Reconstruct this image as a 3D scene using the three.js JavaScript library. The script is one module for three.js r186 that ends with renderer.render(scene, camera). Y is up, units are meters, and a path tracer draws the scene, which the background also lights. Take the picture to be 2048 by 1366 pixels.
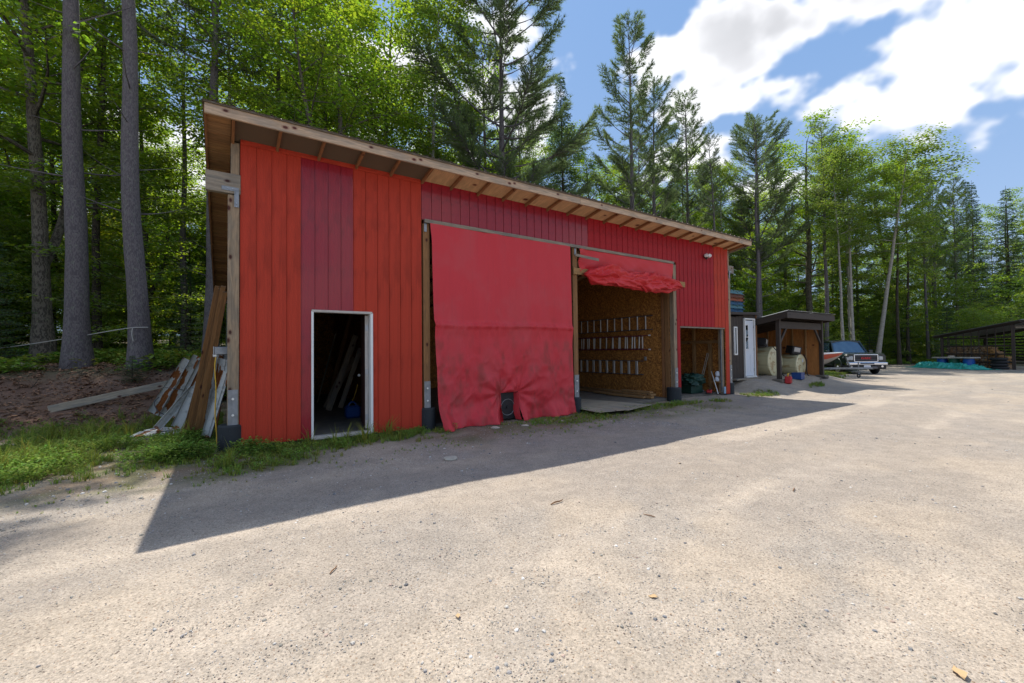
import * as THREE from 'three';
import { mergeGeometries } from 'three/addons/utils/BufferGeometryUtils.js';
import { FontLoader } from 'three/addons/loaders/FontLoader.js';
import { TextGeometry } from 'three/addons/geometries/TextGeometry.js';

// ---------- camera, sky, sun, exposure ----------
const scene = new THREE.Scene();
const camera = new THREE.PerspectiveCamera(76.85, 1024 / 683, 0.05, 1500);
{
  const yaw = 33.896 * Math.PI / 180, pitch = 1.233 * Math.PI / 180, roll = -0.605 * Math.PI / 180;
  const F = new THREE.Vector3(Math.sin(yaw) * Math.cos(pitch), Math.sin(pitch), -Math.cos(yaw) * Math.cos(pitch));
  const R0 = new THREE.Vector3(Math.cos(yaw), 0, Math.sin(yaw)), U0 = new THREE.Vector3().crossVectors(R0, F);
  const R = R0.clone().multiplyScalar(Math.cos(roll)).addScaledVector(U0, Math.sin(roll));
  const U = new THREE.Vector3().crossVectors(R, F);
  camera.position.set(0, 1.492, 7.71);
  camera.quaternion.setFromRotationMatrix(new THREE.Matrix4().makeBasis(R, U, F.clone().negate()));
}
const renderer = new THREE.WebGLRenderer({ antialias: true });
renderer.setSize(1024, 683);
renderer.toneMapping = THREE.LinearToneMapping;
renderer.toneMappingExposure = 1.25;
renderer.shadowMap.enabled = true;

const sunDir = new THREE.Vector3(0.054, 0.874, -0.483).normalize();
const sun = new THREE.DirectionalLight(new THREE.Color(1.0, 0.95, 0.86), 5.0);
sun.name = 'sun';
sun.position.copy(sunDir).multiplyScalar(120).add(new THREE.Vector3(15, 0, -4));
sun.target.position.set(15, 0, -4);
sun.castShadow = true;
sun.shadow.radius = 1;
sun.shadow.mapSize.set(4096, 4096);
Object.assign(sun.shadow.camera, { left: -80, right: 80, top: 80, bottom: -80, near: 1, far: 300 });
scene.add(sun, sun.target);

// ---------- random numbers and noise ----------
function rng(seed) { let s = seed | 0; return () => { s = (s + 0x6d2b79f5) | 0; let t = Math.imul(s ^ (s >>> 15), 1 | s); t = (t + Math.imul(t ^ (t >>> 7), 61 | t)) ^ t; return ((t ^ (t >>> 14)) >>> 0) / 4294967296; }; }
const clamp = (x, a = 0, b = 1) => Math.min(b, Math.max(a, x));
const lerp = (a, b, t) => a + (b - a) * t;
const sstep = (a, b, x) => { const t = clamp((x - a) / (b - a)); return t * t * (3 - 2 * t); };
const hash = (x, y, z) => { let h = Math.imul(x, 374761393) ^ Math.imul(y, 668265263) ^ Math.imul(z, 2147483647 - 1274126177); h = Math.imul(h ^ (h >>> 13), 1274126177); h ^= h >>> 16; return (h >>> 0) / 4294967296; };
function noise3(x, y, z = 0, per = 0) {
  const ix = Math.floor(x), iy = Math.floor(y), iz = Math.floor(z), fx = x - ix, fy = y - iy, fz = z - iz;
  const w = (k) => (per ? ((k % per) + per) % per : k);
  const u = fx * fx * (3 - 2 * fx), v = fy * fy * (3 - 2 * fy), q = fz * fz * (3 - 2 * fz);
  const x0 = w(ix), x1 = w(ix + 1), y0 = w(iy), y1 = w(iy + 1);
  const a = lerp(lerp(hash(x0, y0, iz), hash(x1, y0, iz), u), lerp(hash(x0, y1, iz), hash(x1, y1, iz), u), v);
  if (fz === 0) return a;
  const b = lerp(lerp(hash(x0, y0, iz + 1), hash(x1, y0, iz + 1), u), lerp(hash(x0, y1, iz + 1), hash(x1, y1, iz + 1), u), v);
  return lerp(a, b, q);
}
function fbm(x, y, z = 0, oct = 4, per = 0) { let s = 0, a = 0.5, n = 0; for (let i = 0; i < oct; i++) { s += a * noise3(x, y, z + i * 7, per); n += a; a *= 0.5; x *= 2; y *= 2; z *= 2; per *= 2; } return s / n; }

// ---------- the sky: blue air with fair-weather clouds all round ----------
{
  const W = 2048, Hh = 1024, data = new Float32Array(W * Hh * 4);
  // cloud banks in view, as [azimuth from -z towards +x, elevation, half width, half height, tilt] in degrees
  const banks = [[61.5, 33, 7.5, 5.2, -20], [59, 29, 4.2, 3.2, 0], [66, 27.3, 4.2, 2.0, -8], [82, 26.3, 9.5, 4.8, 8], [76.5, 22.6, 7.5, 3.0, -18], [71, 36.5, 8, 3.2, 0], [82, 32, 8, 4, 0], [87, 21.5, 5.5, 2.6, 10], [55, 22, 7, 2.6, 0], [93, 27, 8, 6, 0], [12, 52, 16, 9, 0], [-6, 40, 9, 5, 0], [20, 34, 8, 4, 0], [66, 18, 4, 1.6, 0]];
  for (let j = 0; j < Hh; j++) {
    const el = ((j + 0.5) / Hh - 0.5) * Math.PI, y = Math.sin(el);
    for (let i = 0; i < W; i++) {
      const a = ((i + 0.5) / W - 0.5) * 2 * Math.PI, x = Math.cos(a) * Math.cos(el), z = Math.sin(a) * Math.cos(el);
      const yy = Math.max(0, y), t = Math.pow(1 - yy, 2.2);
      const cosSun = x * sunDir.x + y * sunDir.y + z * sunDir.z, glow = Math.pow(Math.max(0, cosSun), 6) * 0.10;
      let r = lerp(0.155, 0.41, t) + glow, g = lerp(0.305, 0.55, t) + glow, b = lerp(0.60, 0.76, t) + glow;
      if (y > 0) {
        const az = Math.atan2(x, -z) * 180 / Math.PI, e = el * 180 / Math.PI;
        let m = -1;
        for (const [ba, be, bw, bh, bt] of banks) {
          let da = az - ba; if (da > 180) da -= 360; if (da < -180) da += 360;
          const c = Math.cos(bt * Math.PI / 180), s = Math.sin(bt * Math.PI / 180), dx = da * Math.cos(el), dy = e - be;
          const q = Math.hypot((dx * c + dy * s) / bw, (-dx * s + dy * c) / bh);
          m = Math.max(m, 1 - q);
        }
        // elsewhere: the same kind of cloud, scattered by noise (the banks fill the frame's share)
        const inView = az > 35 && az < 100 ? 1 : 0;
        const cells = fbm(x / (yy + 0.25) * 1.7 + 40, z / (yy + 0.25) * 1.7 + 17, 3, 4);
        const free = (cells - 0.54) * 4.0;
        const edge = inView ? Math.min(sstep(35, 45, az), sstep(100, 92, az)) : 0;
        m = Math.max(m, lerp(free, -1, edge));
        if (m > -0.9) {
        const n1 = fbm(x * 9 + 11, y * 13 + 3, z * 9 + 5, 6), n2 = fbm(x * 30 + 1, y * 40 + 3, z * 30 + 9, 4);
        const d = m * 0.62 + (n1 - 0.5) * 1.75 + (n2 - 0.5) * 0.62;
        const cover = sstep(-0.03, 0.30, d) * sstep(0.02, 0.12, y);
        const body = clamp(d * 1.25);
        const under = fbm(x * 4 + 31, y * 9 + 8, z * 4 + 2, 5);
        const lit = lerp(0.98, 0.62, sstep(0.10, 0.95, body) * sstep(0.28, 0.80, under));
        r = lerp(r, lit * (0.90 + 0.085 * lit), cover); g = lerp(g, lit * (0.93 + 0.06 * lit), cover); b = lerp(b, lit * 1.02, cover);
        }
      }
      const o = (j * W + i) * 4; data[o] = r; data[o + 1] = g; data[o + 2] = b; data[o + 3] = 1;
    }
  }
  const sky = new THREE.DataTexture(data, W, Hh, THREE.RGBAFormat, THREE.FloatType);
  sky.mapping = THREE.EquirectangularReflectionMapping; sky.magFilter = THREE.LinearFilter; sky.minFilter = THREE.LinearFilter; sky.needsUpdate = true;
  scene.background = sky; scene.environment = sky;
}

// ---------- helpers: objects ----------
const used = new Map();
function numbered(name) { const n = used.get(name) ?? 0; used.set(name, n + 1); return n ? name + '_' + String(n).padStart(3, '0') : name; }
function tag(o, label, category, group) { o.userData.label = label; o.userData.category = category; if (group) o.userData.group = group; return o; }
function thing(name, label, category, p = [0, 0, 0], turn = 0, group) {
  const o = new THREE.Group(); o.name = numbered(name); o.position.set(...p); o.rotation.y = turn; scene.add(o);
  return tag(o, label, category, group);
}
function part(parent, name, geo, mat, p = [0, 0, 0], r = [0, 0, 0], s) {
  const m = new THREE.Mesh(geo, mat); m.name = name; m.position.set(...p); m.rotation.set(...r); if (s) m.scale.set(...s);
  m.castShadow = m.receiveShadow = true; parent.add(m); return m;
}
function solo(name, label, category, geo, mat, p = [0, 0, 0], r = [0, 0, 0], group) {
  const m = part(scene, numbered(name), geo, mat, p, r); return tag(m, label, category, group);
}
function setting(name, geo, mat, p = [0, 0, 0]) { const m = part(scene, name, geo, mat, p); m.userData.kind = 'structure'; m.userData.label = name.replace(/_/g, ' '); return m; }
function copyOf(o, p, turn, label, group, s) {
  const c = o.clone(); c.name = numbered(o.name.replace(/_\d{3}$/, '')); scene.add(c); c.userData = { ...o.userData };
  c.position.set(...p); c.rotation.set(0, turn, 0); if (s) c.scale.setScalar(s); if (label) c.userData.label = label; if (group) c.userData.group = group; return c;
}

// ---------- helpers: geometry ----------
const cache = new Map();
// chamfered box, uv in metres, u along the axis "ax" (grain); cached so that alike pieces share it
function cb(lx, ly, lz, ch = 0.004, ax = -1, variant = 0) {
  const key = [lx, ly, lz, ch, ax, variant].map((v) => v.toFixed(3)).join();
  if (cache.has(key)) return cache.get(key);
  const L = [lx, ly, lz]; if (ax < 0) ax = L.indexOf(Math.max(...L));
  const h = L.map((v) => v / 2), c = Math.min(ch, h[0] * 0.45, h[1] * 0.45, h[2] * 0.45), pos = [], uv = [];
  const o1 = variant * 1.37, o2 = variant * 0.731, b = (ax + 1) % 3, d = (ax + 2) % 3;
  const put = (p) => { pos.push(...p); uv.push(p[ax] + o1, p[b] + p[d] + o2); };
  const tri = (p, q, r) => {
    const n = [(q[1] - p[1]) * (r[2] - p[2]) - (q[2] - p[2]) * (r[1] - p[1]), (q[2] - p[2]) * (r[0] - p[0]) - (q[0] - p[0]) * (r[2] - p[2]), (q[0] - p[0]) * (r[1] - p[1]) - (q[1] - p[1]) * (r[0] - p[0])];
    const m = [0, 1, 2].map((k) => p[k] + q[k] + r[k]);
    if (n[0] * m[0] + n[1] * m[1] + n[2] * m[2] < 0) [q, r] = [r, q];
    put(p); put(q); put(r);
  };
  const V = (sx, sy, sz, k) => [sx * (h[0] - (k === 0 ? 0 : c)), sy * (h[1] - (k === 1 ? 0 : c)), sz * (h[2] - (k === 2 ? 0 : c))];
  for (let k = 0; k < 3; k++) for (const s of [-1, 1]) {
    const P = [[-1, -1], [1, -1], [1, 1], [-1, 1]].map(([a, e]) => { const g = [0, 0, 0]; g[k] = s; g[(k + 1) % 3] = a; g[(k + 2) % 3] = e; return V(...g, k); });
    tri(P[0], P[1], P[2]); tri(P[0], P[2], P[3]);
  }
  for (let k = 0; k < 3; k++) { const i = (k + 1) % 3, j = (k + 2) % 3; for (const a of [-1, 1]) for (const e of [-1, 1]) {
    const g0 = [0, 0, 0], g1 = [0, 0, 0]; g0[k] = -1; g1[k] = 1; g0[i] = g1[i] = a; g0[j] = g1[j] = e;
    const A = V(...g0, i), B = V(...g1, i), C = V(...g1, j), D = V(...g0, j); tri(A, B, C); tri(A, C, D);
  } }
  for (const a of [-1, 1]) for (const e of [-1, 1]) for (const f of [-1, 1]) tri(V(a, e, f, 0), V(a, e, f, 1), V(a, e, f, 2));
  const g = new THREE.BufferGeometry(); g.setAttribute('position', new THREE.Float32BufferAttribute(pos, 3)); g.setAttribute('uv', new THREE.Float32BufferAttribute(uv, 2)); g.computeVertexNormals();
  cache.set(key, g); return g;
}
function geoOf(pos, idx, uv, smooth = true, col) {
  let g = new THREE.BufferGeometry(); g.setAttribute('position', new THREE.Float32BufferAttribute(pos, 3));
  if (uv) g.setAttribute('uv', new THREE.Float32BufferAttribute(uv, 2)); if (col) g.setAttribute('color', new THREE.Float32BufferAttribute(col, 3));
  if (idx) g.setIndex(idx); if (!smooth && idx) g = g.toNonIndexed(); g.computeVertexNormals(); return g;
}
// surface from a function of two parameters 0..1; keep(i, j) says whether a cell is drawn
function sheet(nx, ny, f, keep, uvf) {
  const pos = [], uv = [], idx = [];
  for (let j = 0; j <= ny; j++) for (let i = 0; i <= nx; i++) { const p = f(i / nx, j / ny, i, j); pos.push(...p); uv.push(...(uvf ? uvf(i / nx, j / ny, p) : [i / nx, j / ny])); }
  for (let j = 0; j < ny; j++) for (let i = 0; i < nx; i++) { if (keep && !keep(i, j)) continue; const a = j * (nx + 1) + i, b = a + 1, c = a + nx + 1, d = c + 1; idx.push(a, b, d, a, d, c); }
  return geoOf(pos, idx, uv);
}
function pipe(points, r, sides = 6, segs = 0) {
  const c = new THREE.CatmullRomCurve3(points.map((p) => new THREE.Vector3(...p))); return new THREE.TubeGeometry(c, segs || points.length * 5, r, sides, false);
}
function cylY(r0, r1, h, n = 20, uvR = 1) { const g = new THREE.CylinderGeometry(r1, r0, h, n, 1); return g; }
// from a to b: midpoint and the turn that lays a +Y cylinder along it
function between(a, b) {
  const A = new THREE.Vector3(...a), B = new THREE.Vector3(...b), d = B.clone().sub(A), L = d.length();
  const q = new THREE.Quaternion().setFromUnitVectors(new THREE.Vector3(0, 1, 0), d.clone().normalize()), e = new THREE.Euler().setFromQuaternion(q);
  return { L, mid: A.add(B).multiplyScalar(0.5).toArray(), rot: [e.x, e.y, e.z] };
}
function beam(parent, name, a, b, w, t, mat, ch = 0.004, variant = 0) {   // a board whose length runs from a to b
  const { L, mid, rot } = between(a, b); return part(parent, name, cb(w, Math.round(L * 1000) / 1000, t, ch, 1, variant), mat, mid, rot);
}
// ---------- procedural textures ----------
function canvasTex(w, h, draw, srgb = true) {
  const c = document.createElement('canvas'); c.width = w; c.height = h; draw(c.getContext('2d'), w, h);
  const t = new THREE.CanvasTexture(c); t.wrapS = t.wrapT = THREE.RepeatWrapping; if (srgb) t.colorSpace = THREE.SRGBColorSpace; return t;
}
function pixelTex(w, h, f, srgb = true) {      // f(x, y) -> [r, g, b] 0..255 as sRGB, or one value
  const d = new Uint8Array(w * h * 4);
  for (let y = 0; y < h; y++) for (let x = 0; x < w; x++) { const v = f(x, y), o = (y * w + x) * 4; const a = Array.isArray(v) ? v : [v, v, v]; d[o] = clamp(a[0], 0, 255); d[o + 1] = clamp(a[1], 0, 255); d[o + 2] = clamp(a[2], 0, 255); d[o + 3] = 255; }
  const t = new THREE.DataTexture(d, w, h, THREE.RGBAFormat); t.magFilter = THREE.LinearFilter; t.minFilter = THREE.LinearMipmapLinearFilter; t.generateMipmaps = true; t.wrapS = t.wrapT = THREE.RepeatWrapping; if (srgb) t.colorSpace = THREE.SRGBColorSpace; t.needsUpdate = true; return t;
}
const scaled = (t, u, v) => { const c = t.clone(); c.repeat.set(u, v); c.needsUpdate = true; return c; };
const lin = (r, g, b) => new THREE.Color().setRGB(r, g, b);
const std = (o) => new THREE.MeshStandardMaterial({ roughness: 0.8, metalness: 0, ...o });
const phy = (o) => new THREE.MeshPhysicalMaterial({ roughness: 0.8, metalness: 0, ...o });

// wood grain, u along the board (1 repeat = 2 m by 0.5 m); near white so that the material's colour tints it
function grainTex(seed, contrast, knots, weather) {
  const R = rng(seed), K = []; for (let i = 0; i < knots; i++) K.push([R() * 1024, R() * 256, 4 + R() * 7]);
  return pixelTex(1024, 256, (x, y) => {
    let bend = 0, kn = 0;
    for (const [kx, ky, kr] of K) { let dx = Math.abs(x - kx); dx = Math.min(dx, 1024 - dx); let dy = y - ky; if (dy > 128) dy -= 256; if (dy < -128) dy += 256; const d = Math.hypot(dx * 0.6, dy); bend += Math.exp(-d / (kr * 2.4)) * Math.sign(dy) * kr * 1.1; kn = Math.max(kn, sstep(kr * 1.15, kr * 0.7, d) + 0.35 * sstep(kr * 2.2, kr, d)); }
    const yy = y - bend, n = fbm(x / 128, yy / 8, seed, 4, 8), f = noise3(x / 32, yy / 1.5, seed + 3, 0), ring = 0.5 + 0.5 * Math.sin((yy / 256 * 22 + n * 5 + noise3(x / 256, yy / 64, seed, 4) * 6) * 2);
    let v = 1 - contrast * (0.42 * n + 0.3 * ring * 0.6 + 0.28 * f);
    const p = weather * sstep(0.45, 0.7, fbm(x / 170, y / 43, seed + 9, 4, 6));
    let r = v * lerp(1, 0.84, p), g = v * lerp(0.97, 0.85, p), b = v * lerp(0.93, 0.86, p);
    const k = clamp(kn) * 0.72; r *= 1 - k * 0.75; g *= 1 - k; b *= 1 - k;
    return [r * 255, g * 255, b * 255];
  });
}
const grainA = grainTex(11, 0.40, 4, 0.75), grainB = grainTex(23, 0.45, 2, 0.25), grainC = grainTex(37, 0.5, 6, 0.3);
for (const t of [grainA, grainB, grainC]) { t.repeat.set(0.5, 2); }
const wood = (r, g, b, tex = grainA, rough = 0.85) => std({ color: lin(r, g, b), map: tex, bumpMap: tex, bumpScale: 0.0012, roughness: rough });
const M = {};
M.fascia = wood(0.74, 0.57, 0.42, grainA);
M.greyWood = wood(0.40, 0.36, 0.30, grainA);
M.postWood = wood(0.46, 0.36, 0.25, grainA);
M.postOrange = wood(0.40, 0.21, 0.085, grainB);
M.rafter = wood(0.42, 0.20, 0.085, grainB);
M.roofBoard = [wood(0.60, 0.33, 0.15, grainC), wood(0.52, 0.29, 0.14, grainB), wood(0.44, 0.23, 0.105, grainC)];
M.newPine = [wood(0.52, 0.31, 0.13, grainB), wood(0.46, 0.27, 0.11, grainC)];
M.lumber = [wood(0.34, 0.17, 0.06, grainB), wood(0.28, 0.14, 0.05, grainC), wood(0.38, 0.20, 0.075, grainB)];
M.oldBoard = wood(0.56, 0.50, 0.40, grainA);
M.darkBrown = std({ color: lin(0.056, 0.040, 0.032), map: grainB, bumpMap: grainB, bumpScale: 0.001, roughness: 0.7 });
M.darkFabric = std({ color: lin(0.13, 0.092, 0.058), roughness: 0.9 });
M.plyTex = grainTex(51, 0.3, 3, 0.15);
M.ply = std({ color: lin(0.80, 0.54, 0.30), map: scaled(M.plyTex, 0.5, 0.8), roughness: 0.85 });
M.plyOrange = std({ color: lin(0.55, 0.24, 0.07), map: scaled(M.plyTex, 0.5, 0.8), roughness: 0.85 });
M.concrete = std({ color: lin(0.26, 0.24, 0.21), map: pixelTex(512, 512, (x, y) => { const v = 190 + 60 * (fbm(x / 64, y / 64, 2, 5, 8) - 0.5) + 26 * (hash(x, y, 3) - 0.5); return [v, v * 0.98, v * 0.95]; }), roughness: 0.95 });
// chipboard: flakes laid at random
const osbTex = canvasTex(1024, 1024, (c, w, h) => {
  const R = rng(77); c.fillStyle = '#a97b45'; c.fillRect(0, 0, w, h);
  for (let i = 0; i < 7000; i++) { const x = R() * w, y = R() * h, L = 24 + R() * 60, t = 6 + R() * 16, a = R() * 6.28, k = R(); const col = `rgba(${Math.round(lerp(84, 228, k))},${Math.round(lerp(52, 176, k))},${Math.round(lerp(22, 104, k))},${0.35 + R() * 0.45})`;
    for (const dx of [-w, 0, w]) for (const dy of [-h, 0, h]) { if (x + dx < -60 || x + dx > w + 60 || y + dy < -60 || y + dy > h + 60) continue; c.save(); c.translate(x + dx, y + dy); c.rotate(a); c.fillStyle = col; c.beginPath(); c.moveTo(-L / 2, -t / 3); c.lineTo(L / 2, -t / 2); c.lineTo(L / 2.2, t / 2); c.lineTo(-L / 2.3, t / 2.2); c.fill(); c.restore(); } }
});
osbTex.repeat.set(0.8, 0.8);
M.osb = std({ color: lin(0.98, 0.80, 0.53), map: osbTex, bumpMap: osbTex, bumpScale: 0.0015, roughness: 0.8 });
// painted ribbed steel: faint dust and streaks
const steelDirt = pixelTex(512, 1024, (x, y) => { const s = fbm(x / 10, y / 190, 4, 4, 0), p = fbm(x / 90, y / 90, 8, 5, 0); let v = 240 - 10 * sstep(0.5, 0.8, s) - 22 * sstep(0.46, 0.8, p) + 8 * (hash(x, y, 1) - 0.5); if (hash(x >> 1, y >> 1, 9) > 0.9990) v -= 40; return [v, v * 0.985, v * 0.97]; });
M.sidingOrange = phy({ color: lin(0.53, 0.054, 0.026), map: steelDirt, roughness: 0.55, specularIntensity: 0.4 });
M.sidingCrimson = phy({ color: lin(0.34, 0.012, 0.024), map: steelDirt, roughness: 0.40, specularIntensity: 0.6, clearcoat: 0.42, clearcoatRoughness: 0.10 });
M.sidingDull = phy({ color: lin(0.42, 0.016, 0.022), map: steelDirt, roughness: 0.50, specularIntensity: 0.4 });
M.roofMetal = std({ color: lin(0.16, 0.13, 0.095), roughness: 0.55, metalness: 0.3, map: steelDirt });
M.galv = std({ color: lin(0.42, 0.44, 0.46), roughness: 0.5, metalness: 0.75, map: pixelTex(256, 256, (x, y) => { const v = 205 + 60 * (fbm(x / 22, y / 22, 6, 4, 0) - 0.5); return [v, v, v]; }) });
M.bolt = std({ color: lin(0.78, 0.77, 0.72), roughness: 0.45, metalness: 0.5 });
M.white = std({ color: lin(0.74, 0.74, 0.72), roughness: 0.5 });
M.whiteDoor = std({ color: lin(0.62, 0.66, 0.72), roughness: 0.5 });
M.whiteDirty = std({ color: lin(0.56, 0.53, 0.49), roughness: 0.65, map: steelDirt });
M.doorBrown = std({ color: lin(0.10, 0.035, 0.030), roughness: 0.6, map: grainB });
M.blackPlastic = std({ color: lin(0.012, 0.012, 0.014), roughness: 0.6 });
M.sono = std({ color: lin(0.030, 0.036, 0.042), roughness: 0.7, map: pixelTex(256, 256, (x, y) => (hash(x >> 1, y >> 1, 4) > 0.992 || fbm(x / 14, y / 14, 3, 3) > 0.80 ? [255, 255, 255] : [190, 195, 200])) });
M.steelGrey = std({ color: lin(0.36, 0.37, 0.38), roughness: 0.4, metalness: 0.6 });
M.alu = std({ color: lin(0.72, 0.71, 0.66), roughness: 0.38, metalness: 0.55 });
M.fibreRail = std({ color: lin(0.16, 0.03, 0.04), roughness: 0.6 });
M.railDark = std({ color: lin(0.10, 0.10, 0.11), roughness: 0.5, metalness: 0.4 });
M.bluePlastic = std({ color: lin(0.010, 0.055, 0.22), roughness: 0.4 });
M.redPlastic = std({ color: lin(0.42, 0.012, 0.016), roughness: 0.4 });
M.yellowPlastic = std({ color: lin(0.55, 0.34, 0.02), roughness: 0.5 });
M.greenTarp = phy({ color: lin(0.008, 0.045, 0.030), roughness: 0.5, side: THREE.DoubleSide });
M.tealTarp = phy({ color: lin(0.020, 0.30, 0.25), roughness: 0.42, side: THREE.DoubleSide, sheen: 0.2 });
M.rubber = std({ color: lin(0.016, 0.016, 0.017), roughness: 0.85 });
M.glassDark = phy({ color: lin(0.015, 0.018, 0.02), roughness: 0.06, clearcoat: 1, clearcoatRoughness: 0.02 });
M.chrome = std({ color: lin(0.75, 0.75, 0.76), roughness: 0.18, metalness: 1 });
M.yellowCord = std({ color: lin(0.62, 0.38, 0.03), roughness: 0.6 });
M.rope = std({ color: lin(0.42, 0.40, 0.36), roughness: 0.9 });
M.stone = std({ color: lin(0.78, 0.73, 0.64), roughness: 0.95, map: M.concrete.map });
M.tankCream = phy({ color: lin(0.72, 0.66, 0.40), roughness: 0.45, clearcoat: 0.2, map: pixelTex(512, 512, (x, y) => { const rust = sstep(0.62, 0.72, fbm(x / 40, y / 40, 21, 5, 0)); const st = sstep(0.58, 0.8, fbm(x / 7, y / 120, 22, 4, 0)); const v = 240 - 26 * st; return [lerp(v, 150, rust * 0.5), lerp(v, 110, rust * 0.5), lerp(v, 70, rust * 0.5)]; }) });
// scrap sheet metal: pale paint with patches of rust
M.scrap = std({ roughness: 0.6, metalness: 0.15, side: THREE.DoubleSide, map: pixelTex(512, 512, (x, y) => { const n = fbm(x / 60, y / 120, 31, 6, 0), r = sstep(0.615, 0.635, n), g = fbm(x / 16, y / 16, 35, 3, 0), d = 30 * sstep(0.5, 0.8, fbm(x / 50, y / 20, 38, 4)); return [lerp(186 - d, 112 + 40 * g, r), lerp(188 - d, 64 + 26 * g, r), lerp(188 - d, 28 + 14 * g, r)]; }) });
// red tarpaulin: woven vinyl, dust and dark grease stains in the lower half as the photograph shows them
M.tarpRed = phy({ color: lin(0.86, 0.84, 0.84), roughness: 0.5, specularIntensity: 0.5, side: THREE.DoubleSide, map: pixelTex(1024, 1024, (x, y) => {
  const v = y / 1024, weave = 5 * ((x + y) % 2) - 2.5, dust = sstep(0.40, 0.75, fbm(x / 120, y / 120, 41, 5)), low = sstep(0.58, 0.30, v + 0.30 * (fbm(x / 80, y / 80, 46, 4) - 0.5)), st = sstep(0.40, 0.85, fbm(x / 42, y / 70, 44, 6)) * low, streak = sstep(0.5, 0.85, fbm(x / 8, y / 150, 48, 4)) * 0.3, fleck = hash(x >> 1, y >> 1, 12) > 0.9993 ? 30 : 0;
  return [212 + weave - 4 * dust - 40 * st - 16 * streak + fleck, 60 + 10 * dust + 2 * st + fleck, 68 + 8 * dust - 8 * st + fleck];
}) });
M.tarpBunch = phy({ color: lin(0.56, 0.030, 0.034), roughness: 0.42, side: THREE.DoubleSide, specularIntensity: 0.55 });

// bark
const barkTex = (seed, base, dark, ridge) => pixelTex(512, 1024, (x, y) => {
  const wx = x + 14 * (fbm(x / 40, y / 60, seed, 3) - 0.5) * 2, n = fbm(wx / ridge, y / (ridge * 4.5), seed, 4), cr = sstep(0.42, 0.56, n), f = fbm(x / 6, y / 9, seed + 5, 3), li = sstep(0.62, 0.76, fbm(x / 46, y / 64, seed + 8, 4));
  const k = clamp(cr * 0.75 + f * 0.35); return base.map((b, i) => lerp(dark[i], b, k) + li * [10, 16, 8][i]);
});
const bark = (t, s) => { t.repeat.set(s, s); return std({ map: t, bumpMap: t, bumpScale: 0.018, roughness: 0.95 }); };
M.barkPine = bark(barkTex(61, [108, 101, 101], [80, 74, 76], 9), 0.8);
M.barkMaple = bark(barkTex(63, [108, 100, 88], [58, 52, 45], 16), 0.8);
M.barkDark = bark(barkTex(67, [88, 78, 66], [36, 31, 27], 14), 1.0);
M.barkBirch = std({ roughness: 0.8, map: canvasTex(256, 512, (c, w, h) => { const R = rng(68); c.fillStyle = '#9a958c'; c.fillRect(0, 0, w, h); for (let i = 0; i < 240; i++) { c.fillStyle = `rgba(45,38,32,${0.2 + R() * 0.6})`; c.fillRect(R() * w - 10, R() * h, 8 + R() * 46, 1 + R() * 4.5); } for (let i = 0; i < 300; i++) { c.fillStyle = `rgba(205,200,190,${R() * 0.4})`; c.fillRect(R() * w, R() * h, 6 + R() * 40, 1 + R() * 6); } }) });
// leaves: light passes through them
const leafMat = (r, g, b, t = 0.5) => phy({ color: lin(r, g, b), roughness: 0.95, transmission: t, thickness: 0, specularIntensity: 0.35, side: THREE.DoubleSide, vertexColors: true });
M.leafMaple = leafMat(0.235, 0.355, 0.018, 0.74);
M.leafBirch = leafMat(0.215, 0.32, 0.035, 0.68);
M.needlePine = leafMat(0.17, 0.24, 0.085, 0.55);
M.needleSpruce = leafMat(0.085, 0.155, 0.055, 0.45);
M.grass = leafMat(0.20, 0.30, 0.045, 0.35);
M.weed = leafMat(0.16, 0.30, 0.035, 0.4);
// ---------- ground ----------
function H(x, z) {
  const side = sstep(-0.95, -0.1, x);                                   // 0 left of the barn, 1 behind and right of it
  const bank = 1.12 * sstep(-4.0, -8.3, z) + Math.max(0, -8.6 - z) * 0.035, back = 0.7 * sstep(-9, -15, z) + Math.max(0, -15 - z) * 0.03;
  let h = lerp(bank, back, side);
  h += 0.42 * sstep(14.1, 15.5, x) * sstep(23, 21, x) * sstep(1.7, -0.8, z);          // gravel ramp before the small sheds
  h += 0.08 * Math.exp(-((x + 0.8) ** 2 + (z + 0.6) ** 2) / 1.6);
  const wild = sstep(-1, -6, z) * (1 - side) + sstep(-10, -14, z) * side;
  h += (fbm(x * 0.6 + 9, z * 0.6 + 4, 0, 3) - 0.5) * lerp(0.05, 0.30, wild) * (x > 0 && x < 14 && z < 0.3 && z > -8.4 ? 0.2 : 1);
  h += (fbm(x * 3.1, z * 3.1, 5, 2) - 0.5) * 0.016;
  { const c1 = z - 5.0 - 0.10 * x + 0.006 * x * x; for (const o of [-3.3, -1.6, 0, 1.65]) h -= 0.014 * sstep(40, 20, Math.abs(x)) * sstep(2.2, 3.2, z) * Math.exp(-(((c1 - o) / 0.17) ** 2)) * (0.5 + noise3(x * 0.7, z * 0.7, 3)); }   // wheel track
  return h;
}
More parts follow.
